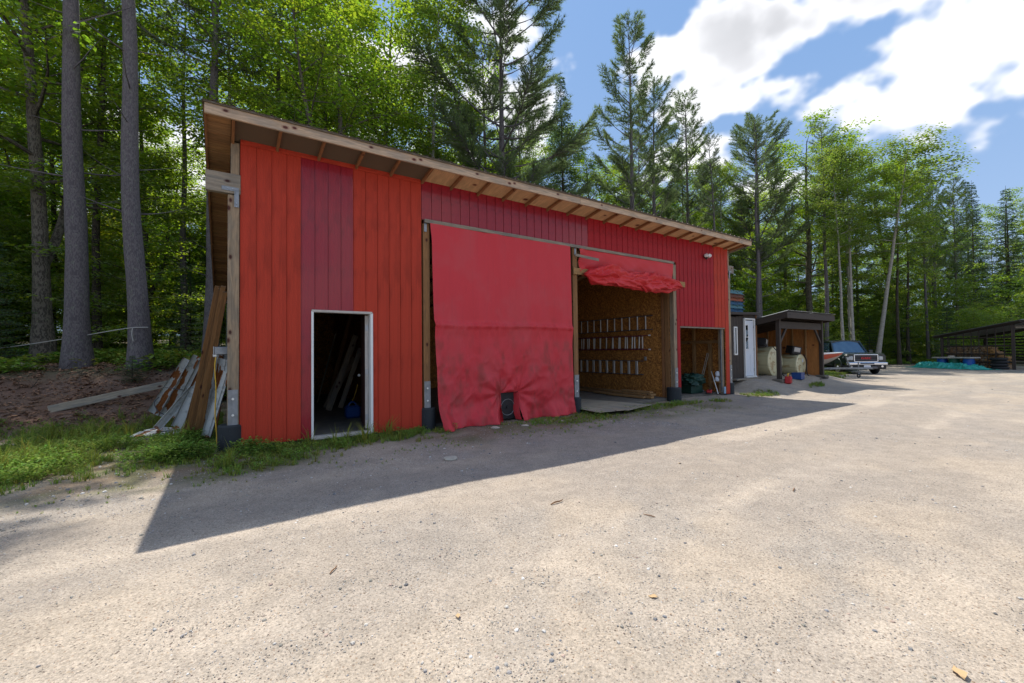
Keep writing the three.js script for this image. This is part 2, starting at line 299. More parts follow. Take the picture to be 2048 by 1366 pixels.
const lawn = (x, z) => {                                                 // how grassy the ground is, 0..1
  const n = fbm(x * 0.9 + 3, z * 0.9 + 8, 1, 4), e = (n - 0.5) * 1.5;
  const left = sstep(0.9, 0.2, z + e * 0.8 + Math.max(0, x) * 0.1) * sstep(-5.4, -3.6, z + e * 1.6) * sstep(1.6, 0.0, x) * sstep(-60, -30, x) * sstep(0.36, 0.56, n + 0.05) * (x > -1.35 && x < -0.1 && z > -3.4 && z < -1.7 ? 0.12 : 1);
  const wall = sstep(0.75, 0.25, Math.abs(z - 0.18) + e * 0.25) * sstep(-0.2, 0.3, x) * sstep(3.4, 2.4, x);
  const patch = (cx, cz, rx, rz) => 0.85 * sstep(1, 0.35, Math.hypot((x - cx) / rx, (z - cz) / rz) + e * 0.7);
  return clamp(Math.max(left, wall, patch(9.7, 0.55, 1.7, 0.4), patch(14.2, 0.7, 0.9, 0.45), patch(11.9, 0.75, 0.5, 0.3), patch(6.2, 0.65, 1.5, 0.45) * 0.5, patch(0.6, 0.95, 1.2, 0.55) * 0.75, patch(17.8, 0.9, 1.0, 0.3), patch(7.0, 0.25, 0.3, 0.25), patch(3.35, 0.3, 0.4, 0.3), patch(28.5, -2.6, 4, 1.0), patch(38, 3.2, 3, 0.6) * 0.6, patch(24, -1.2, 2.2, 0.7) * 0.8));
};
const inForest = (x, z) => clamp(Math.max(sstep(-6.8, -8.2, z) * sstep(0.4, -0.4, x), sstep(-8.6, -10, z) * sstep(-0.6, 0.4, x), sstep(-3.6, -5.4, z) * sstep(20.5, 22.5, x), sstep(46, 49, x)));
const soil = (x, z) => clamp(sstep(-3.6, -4.8, z + (fbm(x, z, 3, 3) - 0.5) * 2.4) * sstep(0.2, -0.3, x) * sstep(-8.4, -6.9, z));
{
  const tex = canvasTex(2048, 2048, (c, w, h) => {
    const im = c.createImageData(w, h), d = im.data;
    for (let y = 0; y < h; y++) for (let x = 0; x < w; x++) { const n = noise3(x / 5, y / 5, 1, 0), m = hash(x, y, 2), q = noise3(x / 64, y / 64, 4, 32); const v = 203 + 44 * (n - 0.5) + 54 * (m - 0.5) + 18 * (q - 0.5), o = (y * w + x) * 4; d[o] = v; d[o + 1] = v * 0.985; d[o + 2] = v * 0.965; d[o + 3] = 255; }
    c.putImageData(im, 0, 0);
    const R = rng(5), tone = [[70, 66, 66], [88, 80, 76], [120, 118, 120], [150, 146, 142], [176, 150, 132], [230, 224, 214], [96, 92, 90], [190, 178, 160], [140, 120, 104], [238, 236, 232]];
    for (let i = 0; i < 52000; i++) { const x = R() * w, y = R() * h, r = 0.8 + R() * R() * 3.2, k = tone[Math.floor(R() * tone.length)], e = 0.55 + R() * 0.45, a = R() * 3.14; c.fillStyle = `rgba(${k[0]},${k[1]},${k[2]},${0.4 + R() * 0.5})`; c.beginPath(); c.ellipse(x, y, r, r * e, a, 0, 6.3); c.fill(); }
  });
  const bump = canvasTex(1024, 1024, (c, w, h) => {
    const im = c.createImageData(w, h), d = im.data;
    for (let y = 0; y < h; y++) for (let x = 0; x < w; x++) { const v = 90 + 70 * (fbm(x / 8, y / 8, 3, 4, 128) - 0.5) + 30 * (hash(x, y, 7) - 0.5), o = (y * w + x) * 4; d[o] = d[o + 1] = d[o + 2] = v; d[o + 3] = 255; }
    c.putImageData(im, 0, 0);
    const R = rng(6); for (let i = 0; i < 9000; i++) { const v = Math.round(120 + R() * 110), r = 0.8 + R() * R() * 3.4; c.fillStyle = `rgba(${v},${v},${v},0.8)`; c.beginPath(); c.ellipse(R() * w, R() * h, r, r * (0.6 + R() * 0.4), R() * 3, 0, 6.3); c.fill(); }
  }, false);
  tex.repeat.set(1 / 3.7, 1 / 3.7); bump.repeat.set(1 / 2.9, 1 / 2.9);
  const mat = std({ map: tex, bumpMap: bump, bumpScale: 0.012, roughness: 0.97, vertexColors: true });
  const N = 400, pos = [], uv = [], idx = [], col = [], warp = (t, c) => c + Math.sinh(t * 5.2) / Math.sinh(5.2) * 640;
  const K = 1 / 0.60;
  for (let j = 0; j <= N; j++) for (let i = 0; i <= N; i++) {
    const x = warp(i / N * 2 - 1, 4.5), z = warp(j / N * 2 - 1, 1.5);
    pos.push(x, H(x, z), z); uv.push(x, z);
    const n = fbm(x * 0.55 + 20, z * 0.55 + 9, 2, 4), n2 = fbm(x * 1.9, z * 1.9, 7, 4), n3 = fbm(x * 0.17, z * 0.17, 11, 3);
    let c = [0.352, 0.302, 0.247];                                       // packed sand
    const mix = (b, t) => { c = c.map((v, k) => lerp(v, b[k], clamp(t))); };
    mix([0.290, 0.262, 0.232], sstep(0.47, 0.62, n2) * 0.85);             // stony patches
    mix([0.385, 0.333, 0.275], sstep(0.52, 0.68, n) * 0.7);
    mix([0.335, 0.285, 0.230], sstep(0.55, 0.7, n3) * 0.6);
    mix([0.270, 0.238, 0.205], 0.7 * sstep(0.50, 0.60, fbm(x * 0.45 + 5, z * 0.7 + 2, 27, 4)));   // patches of grey crushed stone all over the yard
    { const c1 = z - 5.0 - 0.10 * x + 0.006 * x * x, tr = Math.max(...[-3.3, -1.6, 0, 1.65].map((o) => Math.exp(-(((c1 - o) / 0.16) ** 2)))); mix([0.415, 0.36, 0.30], tr * 0.9 * sstep(0.35, 0.6, n) * sstep(2.4, 3.2, z)); mix([0.275, 0.245, 0.215], sstep(0.47, 0.64, fbm(x * 0.6 + z * 0.1, z * 2.2 - x * 0.2, 21, 5)) * 0.55 * sstep(2, 3, z)); }  // along the wheel tracks
    const L = lawn(x, z); mix([0.15, 0.135, 0.085], L * 0.9);
    mix([0.170, 0.122, 0.078], 0.9 * sstep(1.5, 0.6, z + (n - 0.5) * 2.4) * sstep(-6, -4, x) * sstep(13, 9, x) * sstep(0.34, 0.48, n2)); mix([0.115, 0.125, 0.050], 0.75 * sstep(2.0, 0.7, z + (n - 0.5) * 2.4) * sstep(12, 9, x) * sstep(0.50, 0.60, fbm(x * 2.3, z * 2.3, 71, 4)));
    mix([0.155, 0.082, 0.056], soil(x, z) * (0.75 + 0.25 * n2));
    mix([0.115, 0.082, 0.052], inForest(x, z)); mix([0.075, 0.085, 0.03], inForest(x, z) * sstep(0.5, 0.62, n2));
    col.push(...c.map((v) => v * K));
  }
  for (let j = 0; j < N; j++) for (let i = 0; i < N; i++) { const a = j * (N + 1) + i, b = a + 1, c2 = a + N + 1, d = c2 + 1; idx.push(a, c2, b, b, c2, d); }
  setting('ground', geoOf(pos, idx, uv, true, col), mat);
}
// ---------- loose cover of the ground: gravel, grass, weeds, litter ----------
function scatter(name, geo, mat, label, category, list) {
  const m = new THREE.InstancedMesh(geo, mat, list.length), o = new THREE.Object3D(), c = new THREE.Color(); m.name = name; m.castShadow = m.receiveShadow = true;
  list.forEach((q, i) => { o.position.set(q.x, q.y, q.z); o.rotation.set(q.rx || 0, q.ry || 0, q.rz || 0, 'YXZ'); o.scale.set(q.sx ?? q.s, q.sy ?? q.s, q.sz ?? q.s); o.updateMatrix(); m.setMatrixAt(i, o.matrix); m.setColorAt(i, c.setRGB(...q.c)); });
  m.userData = { kind: 'stuff', label, category }; scene.add(m); return m;
}
function rockGeo(seed, detail = 1, flat = 0.6) {
  const g = new THREE.IcosahedronGeometry(1, detail), p = g.attributes.position; 
  for (let i = 0; i < p.count; i++) { const x = p.getX(i), y = p.getY(i), z = p.getZ(i), k = 0.7 + 0.6 * fbm(x * 1.3 + seed * 7, y * 1.3 + 3, z * 1.3 + 5, 2); p.setXYZ(i, x * k, y * k * flat, z * k * (0.75 + 0.2 * Math.sin(seed))); }
  g.computeVertexNormals(); return g;
}
{
  const R = rng(101), tones = [[0.20, 0.20, 0.21], [0.30, 0.28, 0.27], [0.36, 0.27, 0.22], [0.14, 0.14, 0.145], [0.42, 0.39, 0.35], [0.27, 0.25, 0.21], [0.5, 0.48, 0.45]];
  const mats = std({ roughness: 0.9, color: lin(1, 1, 1) });
  for (let v = 0; v < 3; v++) {
    const list = [];
    while (list.length < 15000) {
      const near = R() < 0.8, r = near ? 0.9 + Math.pow(R(), 1.5) * 8.5 : 3 + R() * 24, a = (33.9 + (R() - 0.5) * 118) * Math.PI / 180, x = Math.sin(a) * r, z = 7.71 - Math.cos(a) * r;
      if (z < 0.1 && x > 0 && x < 14.5) continue; if (z < -0.6) continue;
      const pat = fbm(x * 1.9, z * 1.9, 7, 4); if (R() > 0.12 + 1.5 * sstep(0.44, 0.62, pat)) continue;
      const s = (R() < 0.018 ? 0.007 + R() * 0.008 : 0.0018 + R() * R() * 0.0050) * (r > 9 ? 1.8 : 1) * (z < 3 ? 1.5 : 1), k = tones[Math.floor(R() * tones.length)], b = 0.8 + R() * 0.5;
      list.push({ x, z, y: H(x, z) + s * 0.10, s, ry: R() * 6.3, rx: (R() - 0.5) * 0.6, c: k.map((q) => q * b) });
    }
    scatter(['gravel', 'gravel_pebbles', 'crushed_stone'][v], rockGeo(v + 1, 0, 0.62), mats, ['loose grey and tan gravel strewn over the sandy yard', 'small pebbles lying on the sandy yard', 'bits of crushed stone on the yard'][v], 'gravel', list);
  }
  // grass: tufts of bent blades
  const tuft = (seed, n, hgt) => {
    const r = rng(seed), pos = [], col = [], idx = [];
    for (let i = 0; i < n; i++) {
      const a = r() * 6.28, d = r() * 0.05, px = Math.cos(a * 3) * d, pz = Math.sin(a * 3) * d, h = hgt * (0.5 + r() * 0.6), w = 0.0035 + r() * 0.003, l = (0.2 + r() * 0.6) * h, dx = Math.cos(a), dz = Math.sin(a), b = pos.length / 3, k = 0.75 + r() * 0.5, y = r() * 0.5;
      for (const [t, ww] of [[0, 1], [0.55, 0.8], [1, 0.05]]) { const ox = px + dx * l * t * t, oz = pz + dz * l * t * t, oy = h * t * (1 - 0.2 * t); pos.push(ox - dz * w * ww, oy, oz + dx * w * ww, ox + dz * w * ww, oy, oz - dx * w * ww); for (let q = 0; q < 2; q++) col.push(k * (1 + y * 0.5), k, k * (1 + 0.3 * y)); }
      idx.push(b, b + 1, b + 3, b, b + 3, b + 2, b + 2, b + 3, b + 5, b + 2, b + 5, b + 4);
    }
    return geoOf(pos, idx, null, true, col);
  };
  const weedGeo = (seed, n, rad, hgt, leaf) => {
    const r = rng(seed), pos = [], col = [], idx = [];
    for (let i = 0; i < n; i++) {
      const a = r() * 6.28, d = Math.sqrt(r()) * rad, y = hgt * (0.15 + r() * 0.85), b = pos.length / 3, L = leaf * (0.6 + r() * 0.7), w = L * 0.3, a2 = a + (r() - 0.5) * 2, t = (r() - 0.3) * 0.9, dx = Math.cos(a2) * Math.cos(t), dz = Math.sin(a2) * Math.cos(t), dy = Math.sin(t), sx = -Math.sin(a2), sz = Math.cos(a2), x = Math.cos(a) * d, z = Math.sin(a) * d, k = 0.7 + r() * 0.6, yl = r() * 0.35;
      pos.push(x, y, z, x + dx * L * 0.45 + sx * w, y + dy * L * 0.45 + w * 0.25, z + dz * L * 0.45 + sz * w, x + dx * L, y + dy * L - L * 0.1, z + dz * L, x + dx * L * 0.45 - sx * w, y + dy * L * 0.45 + w * 0.25, z + dz * L * 0.45 - sz * w);
      for (let q = 0; q < 4; q++) col.push(k * (1 + yl), k, k);
      idx.push(b, b + 1, b + 2, b, b + 2, b + 3);
    }
    return geoOf(pos, idx, null, false === true, col);
  };
  const fine = [], weeds = [], tall = [], cover = [], litter = [], yellow = [];
  const keep = (x, z) => !(x > 0.0 && x < 13.95 && z < 0.03 && z > -8.3);
  for (let i = 0; i < 150000; i++) {
    const x = -9 + R() * 40, z = -8 + R() * 12, L = lawn(x, z); if (!keep(x, z) || R() > L || (x > 3 && R() > 0.75)) continue;
    const n = fbm(x * 1.3, z * 1.3, 31, 3), far = x > 15 ? 1.7 : 1;
    fine.push({ x, z, y: H(x, z) - 0.004, s: (0.35 + R() * 0.5 + n * 0.35) * far, ry: R() * 6.3, c: [0.75 + R() * 0.5, 0.8 + R() * 0.35, 0.8 + R() * 0.4] });
    if (R() < 0.06 && x < 16) weeds.push({ x, z, y: H(x, z), s: 0.5 + R() * 0.7, ry: R() * 6.3, c: [0.8 + R() * 0.4, 0.85 + R() * 0.3, 0.9] });
    if (R() < 0.05 && n > 0.5 && x < 3) tall.push({ x, z, y: H(x, z), s: 0.8 + R() * 0.6, ry: R() * 6.3, c: [0.8 + R() * 0.4, 0.9, 0.8] });
  }
  for (let i = 0; i < 620; i++) { const x = -0.7 + R() * 3.8, z = 0.06 + Math.abs(R() + R() - 1) * 0.40; if (fbm(x * 1.7, z * 2, 61, 3) < 0.47 || (x > 1.2 && x < 2.2 && R() < 0.8)) continue; weeds.push({ x, z, y: H(x, z), s: (x < 0.7 ? 0.75 : 0.45) + R() * 0.9 * (x < 0.7 ? 1 : 0.5), ry: R() * 6.3, c: [0.8 + R() * 0.4, 0.9 + R() * 0.2, 0.9] }); }
  for (let i = 0; i < 420; i++) { const x = -3.2 + R() * 3.2, z = -1.6 + R() * 2.0; if (fbm(x * 1.5, z * 1.5, 62, 3) < 0.55) continue; weeds.push({ x, z, y: H(x, z), s: 0.6 + R() * 0.9, ry: R() * 6.3, c: [0.8 + R() * 0.4, 0.9 + R() * 0.2, 0.9] }); }
  for (let i = 0; i < 6500; i++) { const x = -4 + R() * 15, z = 0.15 + R() * 1.8; if (R() > 0.85 - 0.42 * z || fbm(x * 1.4, z * 1.4, 63, 3) < 0.5) continue; fine.push({ x, z, y: H(x, z) - 0.004, s: 0.2 + R() * 0.35, ry: R() * 6.3, c: [0.8 + R() * 0.5, 0.85 + R() * 0.3, 0.8] }); }
  for (let i = 0; i < 40000; i++) { const x = -14 + R() * 90, z = -30 + R() * 28, f = inForest(x, z); if (f < 0.5) continue; const n = fbm(x * 0.8, z * 0.8, 41, 3); if (n > 0.46 && R() < (n - 0.40) * 6) cover.push({ x, z, y: H(x, z), s: 1.0 + R() * 1.6, ry: R() * 6.3, c: [0.9 + R() * 0.5, 0.9 + R() * 0.3, 0.9] }); }
  for (let i = 0; i < 26000; i++) { const x = -11 + R() * 16, z = -14 + R() * 13, f = Math.max(soil(x, z), inForest(x, z) * 0.7, 0.05); if (x > -0.4 && z > -8.5) continue; if (R() > f) continue; const k = 0.6 + R() * 0.9; litter.push({ x, z, y: H(x, z) + 0.006, s: 0.5 + R() * 0.9, ry: R() * 6.3, rx: (R() - 0.5) * 0.9, rz: (R() - 0.5) * 0.9, c: [0.24 * k, 0.13 * k, 0.075 * k] }); }
  scatter('grass', tuft(1, 9, 0.11), M.grass, 'short green grass beside the barn and in patches on the gravel', 'grass', fine);
  scatter('tall_grass', tuft(2, 14, 0.34), M.grass, 'tall loose grass growing in the lawn left of the barn', 'grass', tall);
  scatter('weeds', weedGeo(3, 54, 0.10, 0.13, 0.036), M.weed, 'leafy green weeds along the foot of the red wall', 'weeds', weeds);
  scatter('ground_cover', weedGeo(4, 26, 0.14, 0.16, 0.09), M.weed, 'low leafy plants covering the forest floor', 'ground cover', cover);
  scatter('leaf_litter', weedGeo(5, 3, 0.02, 0.01, 0.07), std({ roughness: 0.95, side: THREE.DoubleSide }), 'brown dead leaves on the bank and forest floor', 'leaf litter', litter);
}
// ---------- trees ----------
class Wood {
  constructor() { this.p = []; this.i = []; this.u = []; }
  tube(pts, rad, sides) {
    const b0 = this.p.length / 3, n = pts.length, T = new THREE.Vector3(), A = new THREE.Vector3(), B = new THREE.Vector3(); let len = 0;
    for (let k = 0; k < n; k++) {
      T.copy(pts[Math.min(k + 1, n - 1)]).sub(pts[Math.max(k - 1, 0)]).normalize();
      A.set(0, 0, 1); if (Math.abs(T.z) > 0.9) A.set(1, 0, 0); A.cross(T).normalize(); B.crossVectors(T, A);
      if (k) len += pts[k].distanceTo(pts[k - 1]);
      for (let s = 0; s <= sides; s++) { const a = s / sides * 2 * Math.PI, r = rad[k]; const c = Math.cos(a) * r, d = Math.sin(a) * r; this.p.push(pts[k].x + A.x * c + B.x * d, pts[k].y + A.y * c + B.y * d, pts[k].z + A.z * c + B.z * d); this.u.push(s / sides * Math.max(0.25, Math.round(rad[0] * 6.28 / 0.28) * 0.28), len); }
    }
    for (let k = 0; k < n - 1; k++) for (let s = 0; s < sides; s++) { const a = b0 + k * (sides + 1) + s, b = a + 1, c = a + sides + 1, d = c + 1; this.i.push(a, c, b, b, c, d); }
  }
  geo() { return geoOf(this.p, this.i, this.u); }
}
class Leaves {
  constructor(r) { this.p = []; this.c = []; this.i = []; this.r = r; }
  // one leaf at x, y, z: length L along direction yaw/pitch, half width w, tilted by roll
  leaf(x, y, z, yaw, pitch, roll, L, w, k, yl) {
    const b = this.p.length / 3, cp = Math.cos(pitch), dx = Math.cos(yaw) * cp, dy = Math.sin(pitch), dz = Math.sin(yaw) * cp, cr = Math.cos(roll), sr = Math.sin(roll);
    const sx = -Math.sin(yaw) * cr - Math.cos(yaw) * Math.sin(pitch) * sr, sy = cp * sr, sz = Math.cos(yaw) * cr - Math.sin(yaw) * Math.sin(pitch) * sr;
    this.p.push(x, y, z, x + dx * L * 0.42 + sx * w, y + dy * L * 0.42 + sy * w, z + dz * L * 0.42 + sz * w, x + dx * L, y + dy * L, z + dz * L, x + dx * L * 0.42 - sx * w, y + dy * L * 0.42 - sy * w, z + dz * L * 0.42 - sz * w);
    for (let q = 0; q < 4; q++) this.c.push(k * (1 + yl), k * (1 + yl * 0.2), k);
    this.i.push(b, b + 1, b + 2, b, b + 2, b + 3);
  }
  needle(x, y, z, dx, dy, dz, L, w, k) {
    const b = this.p.length / 3, r = this.r; let ax = r() - 0.5, ay = r() - 0.5, az = r() - 0.5; const sx = dy * az - dz * ay, sy = dz * ax - dx * az, sz = dx * ay - dy * ax, q = w / (Math.hypot(sx, sy, sz) + 1e-6);
    this.p.push(x - sx * q, y - sy * q, z - sz * q, x + sx * q, y + sy * q, z + sz * q, x + dx * L, y + dy * L, z + dz * L);
    for (let t = 0; t < 3; t++) this.c.push(k, k, k); this.i.push(b, b + 1, b + 2);
  }
  geo() { return geoOf(this.p, this.i, null, true, this.c); }
}
const V3 = (x, y, z) => new THREE.Vector3(x, y, z);
function bough(r, from, yaw, pitch, L, lift, n, wander = 0.12) {
  const pts = [from.clone()], p = from.clone(); let a = yaw, e = pitch;
  for (let k = 1; k <= n; k++) { a += (r() - 0.5) * wander * 2; e += lift / n + (r() - 0.5) * wander; p.x += Math.cos(a) * Math.cos(e) * L / n; p.y += Math.sin(e) * L / n; p.z += Math.sin(a) * Math.cos(e) * L / n; pts.push(p.clone()); }
  return pts;
}
const along = (pts, t) => { const f = clamp(t) * (pts.length - 1), k = Math.min(pts.length - 2, Math.floor(f)); return pts[k].clone().lerp(pts[k + 1], f - k); };
const headingOf = (pts) => { const d = pts[pts.length - 1].clone().sub(pts[0]); return Math.atan2(d.z, d.x); };

function broadleaf({ seed, h, r0, base, spread, limbs, perSpray, leaf, fork = 0, flat = 0.95, lean = 0.02, sprays = 4, subs = 6 }) {
  const r = rng(seed), W = new Wood(), F = new Leaves(r);
  const trunks = [];
  const stem = (from, yaw, tilt, len, rad) => {
    const pts = [from.clone()], p = from.clone(), n = 12; let a = yaw, e = tilt;
    for (let k = 1; k <= n; k++) { a += (r() - 0.5) * 0.5; e = e * 0.9 + (r() - 0.5) * 0.07; p.x += Math.sin(e) * Math.cos(a) * len / n; p.z += Math.sin(e) * Math.sin(a) * len / n; p.y += Math.cos(e) * len / n; pts.push(p.clone()); }
    const rad2 = pts.map((_, k) => rad * Math.pow(1 - k / (n + 0.4), 0.75) * (from.y < 0.1 ? 1 + 0.55 * Math.exp(-k * 1.6) : 1));
    W.tube(pts, rad2, rad > 0.08 ? 10 : 6); trunks.push([pts, rad2]); return pts;
  };
  const main = stem(V3(0, -0.15, 0), r() * 6.28, lean, h, r0);
  if (fork) for (let q = 0; q < fork; q++) stem(along(main, base * (0.55 + 0.3 * r())), r() * 6.28, 0.35 + r() * 0.2, h * 0.62, r0 * 0.6);
  for (const [pts, rad] of trunks) {
    const share = trunks.length > 1 ? Math.ceil(limbs / trunks.length * 1.15) : limbs, y0 = pts[0].y;
    for (let q = 0; q < share; q++) {
      const tt = Math.pow((q + r()) / share, 0.9), t = y0 < 0.1 ? lerp(base, 0.985, tt) : lerp(0.22, 0.985, tt), at = along(pts, t), k = (at.y / h - base) / (1 - base);
      const L = spread * (0.35 + 0.75 * Math.sin(Math.PI * clamp(0.16 + k * 0.8)) ) * (0.7 + r() * 0.6), yaw = q * 2.4 + r() * 0.9;
      const b = bough(r, at, yaw, lerp(0.25, 0.85, clamp(k)) + (r() - 0.5) * 0.3, L, -0.25, 5), rr = Math.max(0.008, rad[Math.floor(t * (rad.length - 1))] * 0.42);
      W.tube(b, b.map((_, i) => rr * (1 - i / 5.6)), 5);
      for (let s = 0; s < subs; s++) {
        const u = 0.25 + 0.75 * (s + r() * 0.8) / subs, f = along(b, u), w = headingOf(b) + (s % 2 ? 1 : -1) * (0.35 + r() * 0.8), tw = bough(r, f, w, 0.12 + (r() - 0.5) * 0.5, L * (0.26 + r() * 0.2), -0.1, 3);
        W.tube(tw, tw.map((_, i) => Math.max(0.004, rr * 0.32 * (1 - i / 3.6))), 3);
        for (let g = 0; g < sprays; g++) {
          const c = along(tw, (g + 0.6 + r() * 0.4) / sprays), rad2 = 0.28 + r() * 0.34, tx = (r() - 0.5) * 1.1, tz = (r() - 0.5) * 1.1, k2 = 0.8 + r() * 0.4, yl = (r() - 0.4) * 0.5;
          for (let i = 0; i < perSpray; i++) {
            const a = r() * 6.283, d = Math.sqrt(r()) * rad2 * (L > 1.2 ? 1 : 0.7), x = Math.cos(a) * d, z = Math.sin(a) * d;
            F.leaf(c.x + x, c.y + x * tx + z * tz + (r() - 0.5) * flat * rad2, c.z + z, a + (r() - 0.5) * 1.6, -0.35 + (r() - 0.5) * 0.9, (r() - 0.5) * 1.1, leaf * (0.65 + r() * 0.6), leaf * 0.36, k2 * (0.85 + r() * 0.3), yl);
          }
        }
      }
    }
  }
  return { wood: W.geo(), leaf: F.geo() };
}
// pine, spruce and fir: a straight stem with whorls of boughs
function conifer({ seed, h, r0, base, spread, gap, whorl, up, lift, tufts, needle, width, dead = 0, shape = 0.8, per = 7, hang = 0, open = 0.35, wob = 0 }) {
  const r = rng(seed), W = new Wood(), F = new Leaves(r), n = 26, pts = [], p = V3(0, -0.15, 0), wx = (r() - 0.5) * 0.5, wz = (r() - 0.5) * 0.5;
  for (let k = 0; k <= n; k++) { const t = k / n; pts.push(V3(wx * Math.sin(t * 3.1) * 0.8 + wob * Math.sin(t * 13 + seed) * Math.min(1, t * 6), -0.15 + (h + 0.15) * t, wz * Math.sin(t * 2.6) + wob * Math.cos(t * 17 + seed) * Math.min(1, t * 6))); }
  const rad = pts.map((_, k) => Math.max(0.012, r0 * Math.pow(1 - k / (n + 0.15), 0.8) * (1 + 0.42 * Math.exp(-k * 1.1)) * (1 + (r() - 0.5) * 0.07))); W.tube(pts, rad, 12);
  let y = h * base * (dead ? 0.35 : 1);
  while (y < h * 0.985) {
    const t = y / h, k = (t - base) / (1 - base), isDead = k < 0, m = isDead ? 1 + Math.floor(r() * 2) : whorl, a0 = r() * 6.28;
    for (let q = 0; q < m; q++) {
      const yaw = a0 + q * 6.283 / m + (r() - 0.5) * 0.7, at = along(pts, t + (r() - 0.5) * gap * 0.5 / h);
      const prof = isDead ? 0.35 + 0.3 * r() : (shape > 0 ? Math.pow(1 - k, shape) * (0.55 + 0.45 * Math.min(1, 0.45 + k * 3)) : 1) * (0.55 + 0.7 * r()) + 0.05;
      const L = Math.max(0.18, spread * prof), b = bough(r, at, yaw, up * (0.6 + 0.6 * clamp(k) + 0.3 * r()) + (isDead ? -0.15 : 0), L, lift, 5, 0.1), rr = Math.max(0.006, 0.012 * L + 0.003);
      W.tube(b, b.map((_, i) => rr * (1 - i / 5.5)), 4);
      if (isDead) { if (r() < 0.5) { const f = along(b, 0.6), tw = bough(r, f, yaw + 0.6, 0, L * 0.3, 0.1, 2); W.tube(tw, [0.006, 0.004, 0.002], 3); } continue; }
      const cnt = Math.max(3, Math.round(tufts * L));
      for (let s = 0; s < cnt; s++) {
        const u = open + (1 - open) * (s + r()) / cnt, f = along(b, u), side = (s % 2 ? 1 : -1) * (0.5 + r() * 0.5), yw = headingOf(b) + side, tl = L * 0.30 * (1.25 - u) * (0.5 + r()) + 0.1, tw = bough(r, f, yw, up * 0.5 + (r() - 0.5) * 0.5 - hang, tl, lift * 0.6, 2, 0.15);
        W.tube(tw, [rr * 0.35, rr * 0.25, 0.002], 3);
        const clumps = Math.max(2, Math.round(tl / 0.16)), kk = 0.75 + r() * 0.5;
        for (let g = 0; g < clumps; g++) {
          const c = along(tw, (g + 0.5 + 0.5 * r()) / clumps), d = tw[2].clone().sub(tw[0]).normalize();
          for (let i = 0; i < per; i++) { const ex = d.x + (r() - 0.5) * 1.7, ey = d.y + (r() - 0.5) * 1.5 + 0.15, ez = d.z + (r() - 0.5) * 1.7, q2 = 1 / Math.hypot(ex, ey, ez); F.needle(c.x, c.y, c.z, ex * q2, ey * q2, ez * q2, needle * (0.7 + r() * 0.6), width, kk * (0.85 + r() * 0.3)); }
        }
      }
    }
    y += gap * (isDead ? 1.6 : 1) * (0.75 + r() * 0.5) * (k > 0.7 ? 0.6 : 1);
  }
  return { wood: W.geo(), leaf: F.geo() };
}
const SP = {};   // kinds of tree: [geometry pairs, bark, leaf material, height they were built at]
SP.maple = { bark: M.barkMaple, mat: M.leafMaple, h: 19, v: [1, 2, 3].map((k) => broadleaf({ seed: 200 + k, h: 19, r0: 0.24, base: 0.30, spread: 3.6, limbs: 34, subs: 7, sprays: 4, perSpray: 19, leaf: 0.155, fork: k === 2 ? 1 : 0 })) };
SP.tallMaple = { bark: M.barkDark, mat: M.leafMaple, h: 20, v: [1, 2].map((k) => broadleaf({ seed: 230 + k, h: 20, r0: 0.15, base: 0.42, spread: 2.3, limbs: 30, subs: 6, sprays: 4, perSpray: 19, leaf: 0.155 })) };
SP.twin = { bark: M.barkMaple, mat: M.leafMaple, h: 18, v: [broadleaf({ seed: 251, h: 18, r0: 0.19, base: 0.34, spread: 3.0, limbs: 38, subs: 7, sprays: 4, perSpray: 18, leaf: 0.14, fork: 1 })] };
SP.birch = { bark: M.barkBirch, mat: M.leafBirch, h: 16, v: [1, 2].map((k) => broadleaf({ seed: 260 + k, h: 16, r0: 0.12, base: 0.52, spread: 1.9, limbs: 26, subs: 6, sprays: 3, perSpray: 26, leaf: 0.125, lean: 0.05 })) };
SP.sapling = { bark: M.barkDark, mat: M.leafMaple, h: 5, v: [1, 2, 3].map((k) => broadleaf({ seed: 280 + k, h: 5, r0: 0.03, base: 0.14, spread: 1.5, limbs: 20, subs: 5, sprays: 3, perSpray: 15, leaf: 0.13, flat: 0.15 })) };
SP.under = { bark: M.barkDark, mat: M.leafMaple, h: 8, v: [1, 2].map((k) => broadleaf({ seed: 290 + k, h: 8, r0: 0.06, base: 0.12, spread: 2.1, limbs: 26, subs: 6, sprays: 3, perSpray: 14, leaf: 0.15, flat: 0.2 })) };
SP.pine = { bark: M.barkPine, mat: M.needlePine, h: 21, v: [1, 2, 3].map((k) => conifer({ seed: 300 + k, h: 21, r0: 0.21, base: 0.42, spread: 3.0, gap: 0.80, whorl: 4, up: 0.42, lift: 0.55, tufts: 9, needle: 0.23, width: 0.013, dead: 1, shape: 0.45, per: 10, open: 0.45 })) };
SP.bigPine = { bark: M.barkPine, mat: M.needlePine, h: 21.5, v: [conifer({ seed: 321, h: 21.5, r0: 0.27, base: 0.30, spread: 5.2, gap: 0.85, whorl: 4, up: 0.20, lift: 0.55, tufts: 8.5, needle: 0.25, width: 0.013, dead: 1, shape: 0.36, per: 11, open: 0.48 })] };
SP.barePine = { bark: M.barkPine, mat: M.needlePine, h: 22, v: [1, 2].map((k) => conifer({ seed: 330 + k, h: 22, r0: 0.27, base: 0.60, spread: 3.2, gap: 0.75, whorl: 4, up: 0.3, lift: 0.35, tufts: 6, needle: 0.21, width: 0.014, shape: 0.5, per: 8, wob: 0.05, dead: 1 })) };
SP.spruce = { bark: M.barkDark, mat: M.needleSpruce, h: 20, v: [1, 2].map((k) => conifer({ seed: 340 + k, h: 20, r0: 0.17, base: 0.10, spread: 2.6, gap: 0.42, whorl: 6, up: -0.12, lift: 0.18, tufts: 8, needle: 0.13, width: 0.020, shape: 0.85, per: 6, hang: 0.25, open: 0.15 })) };
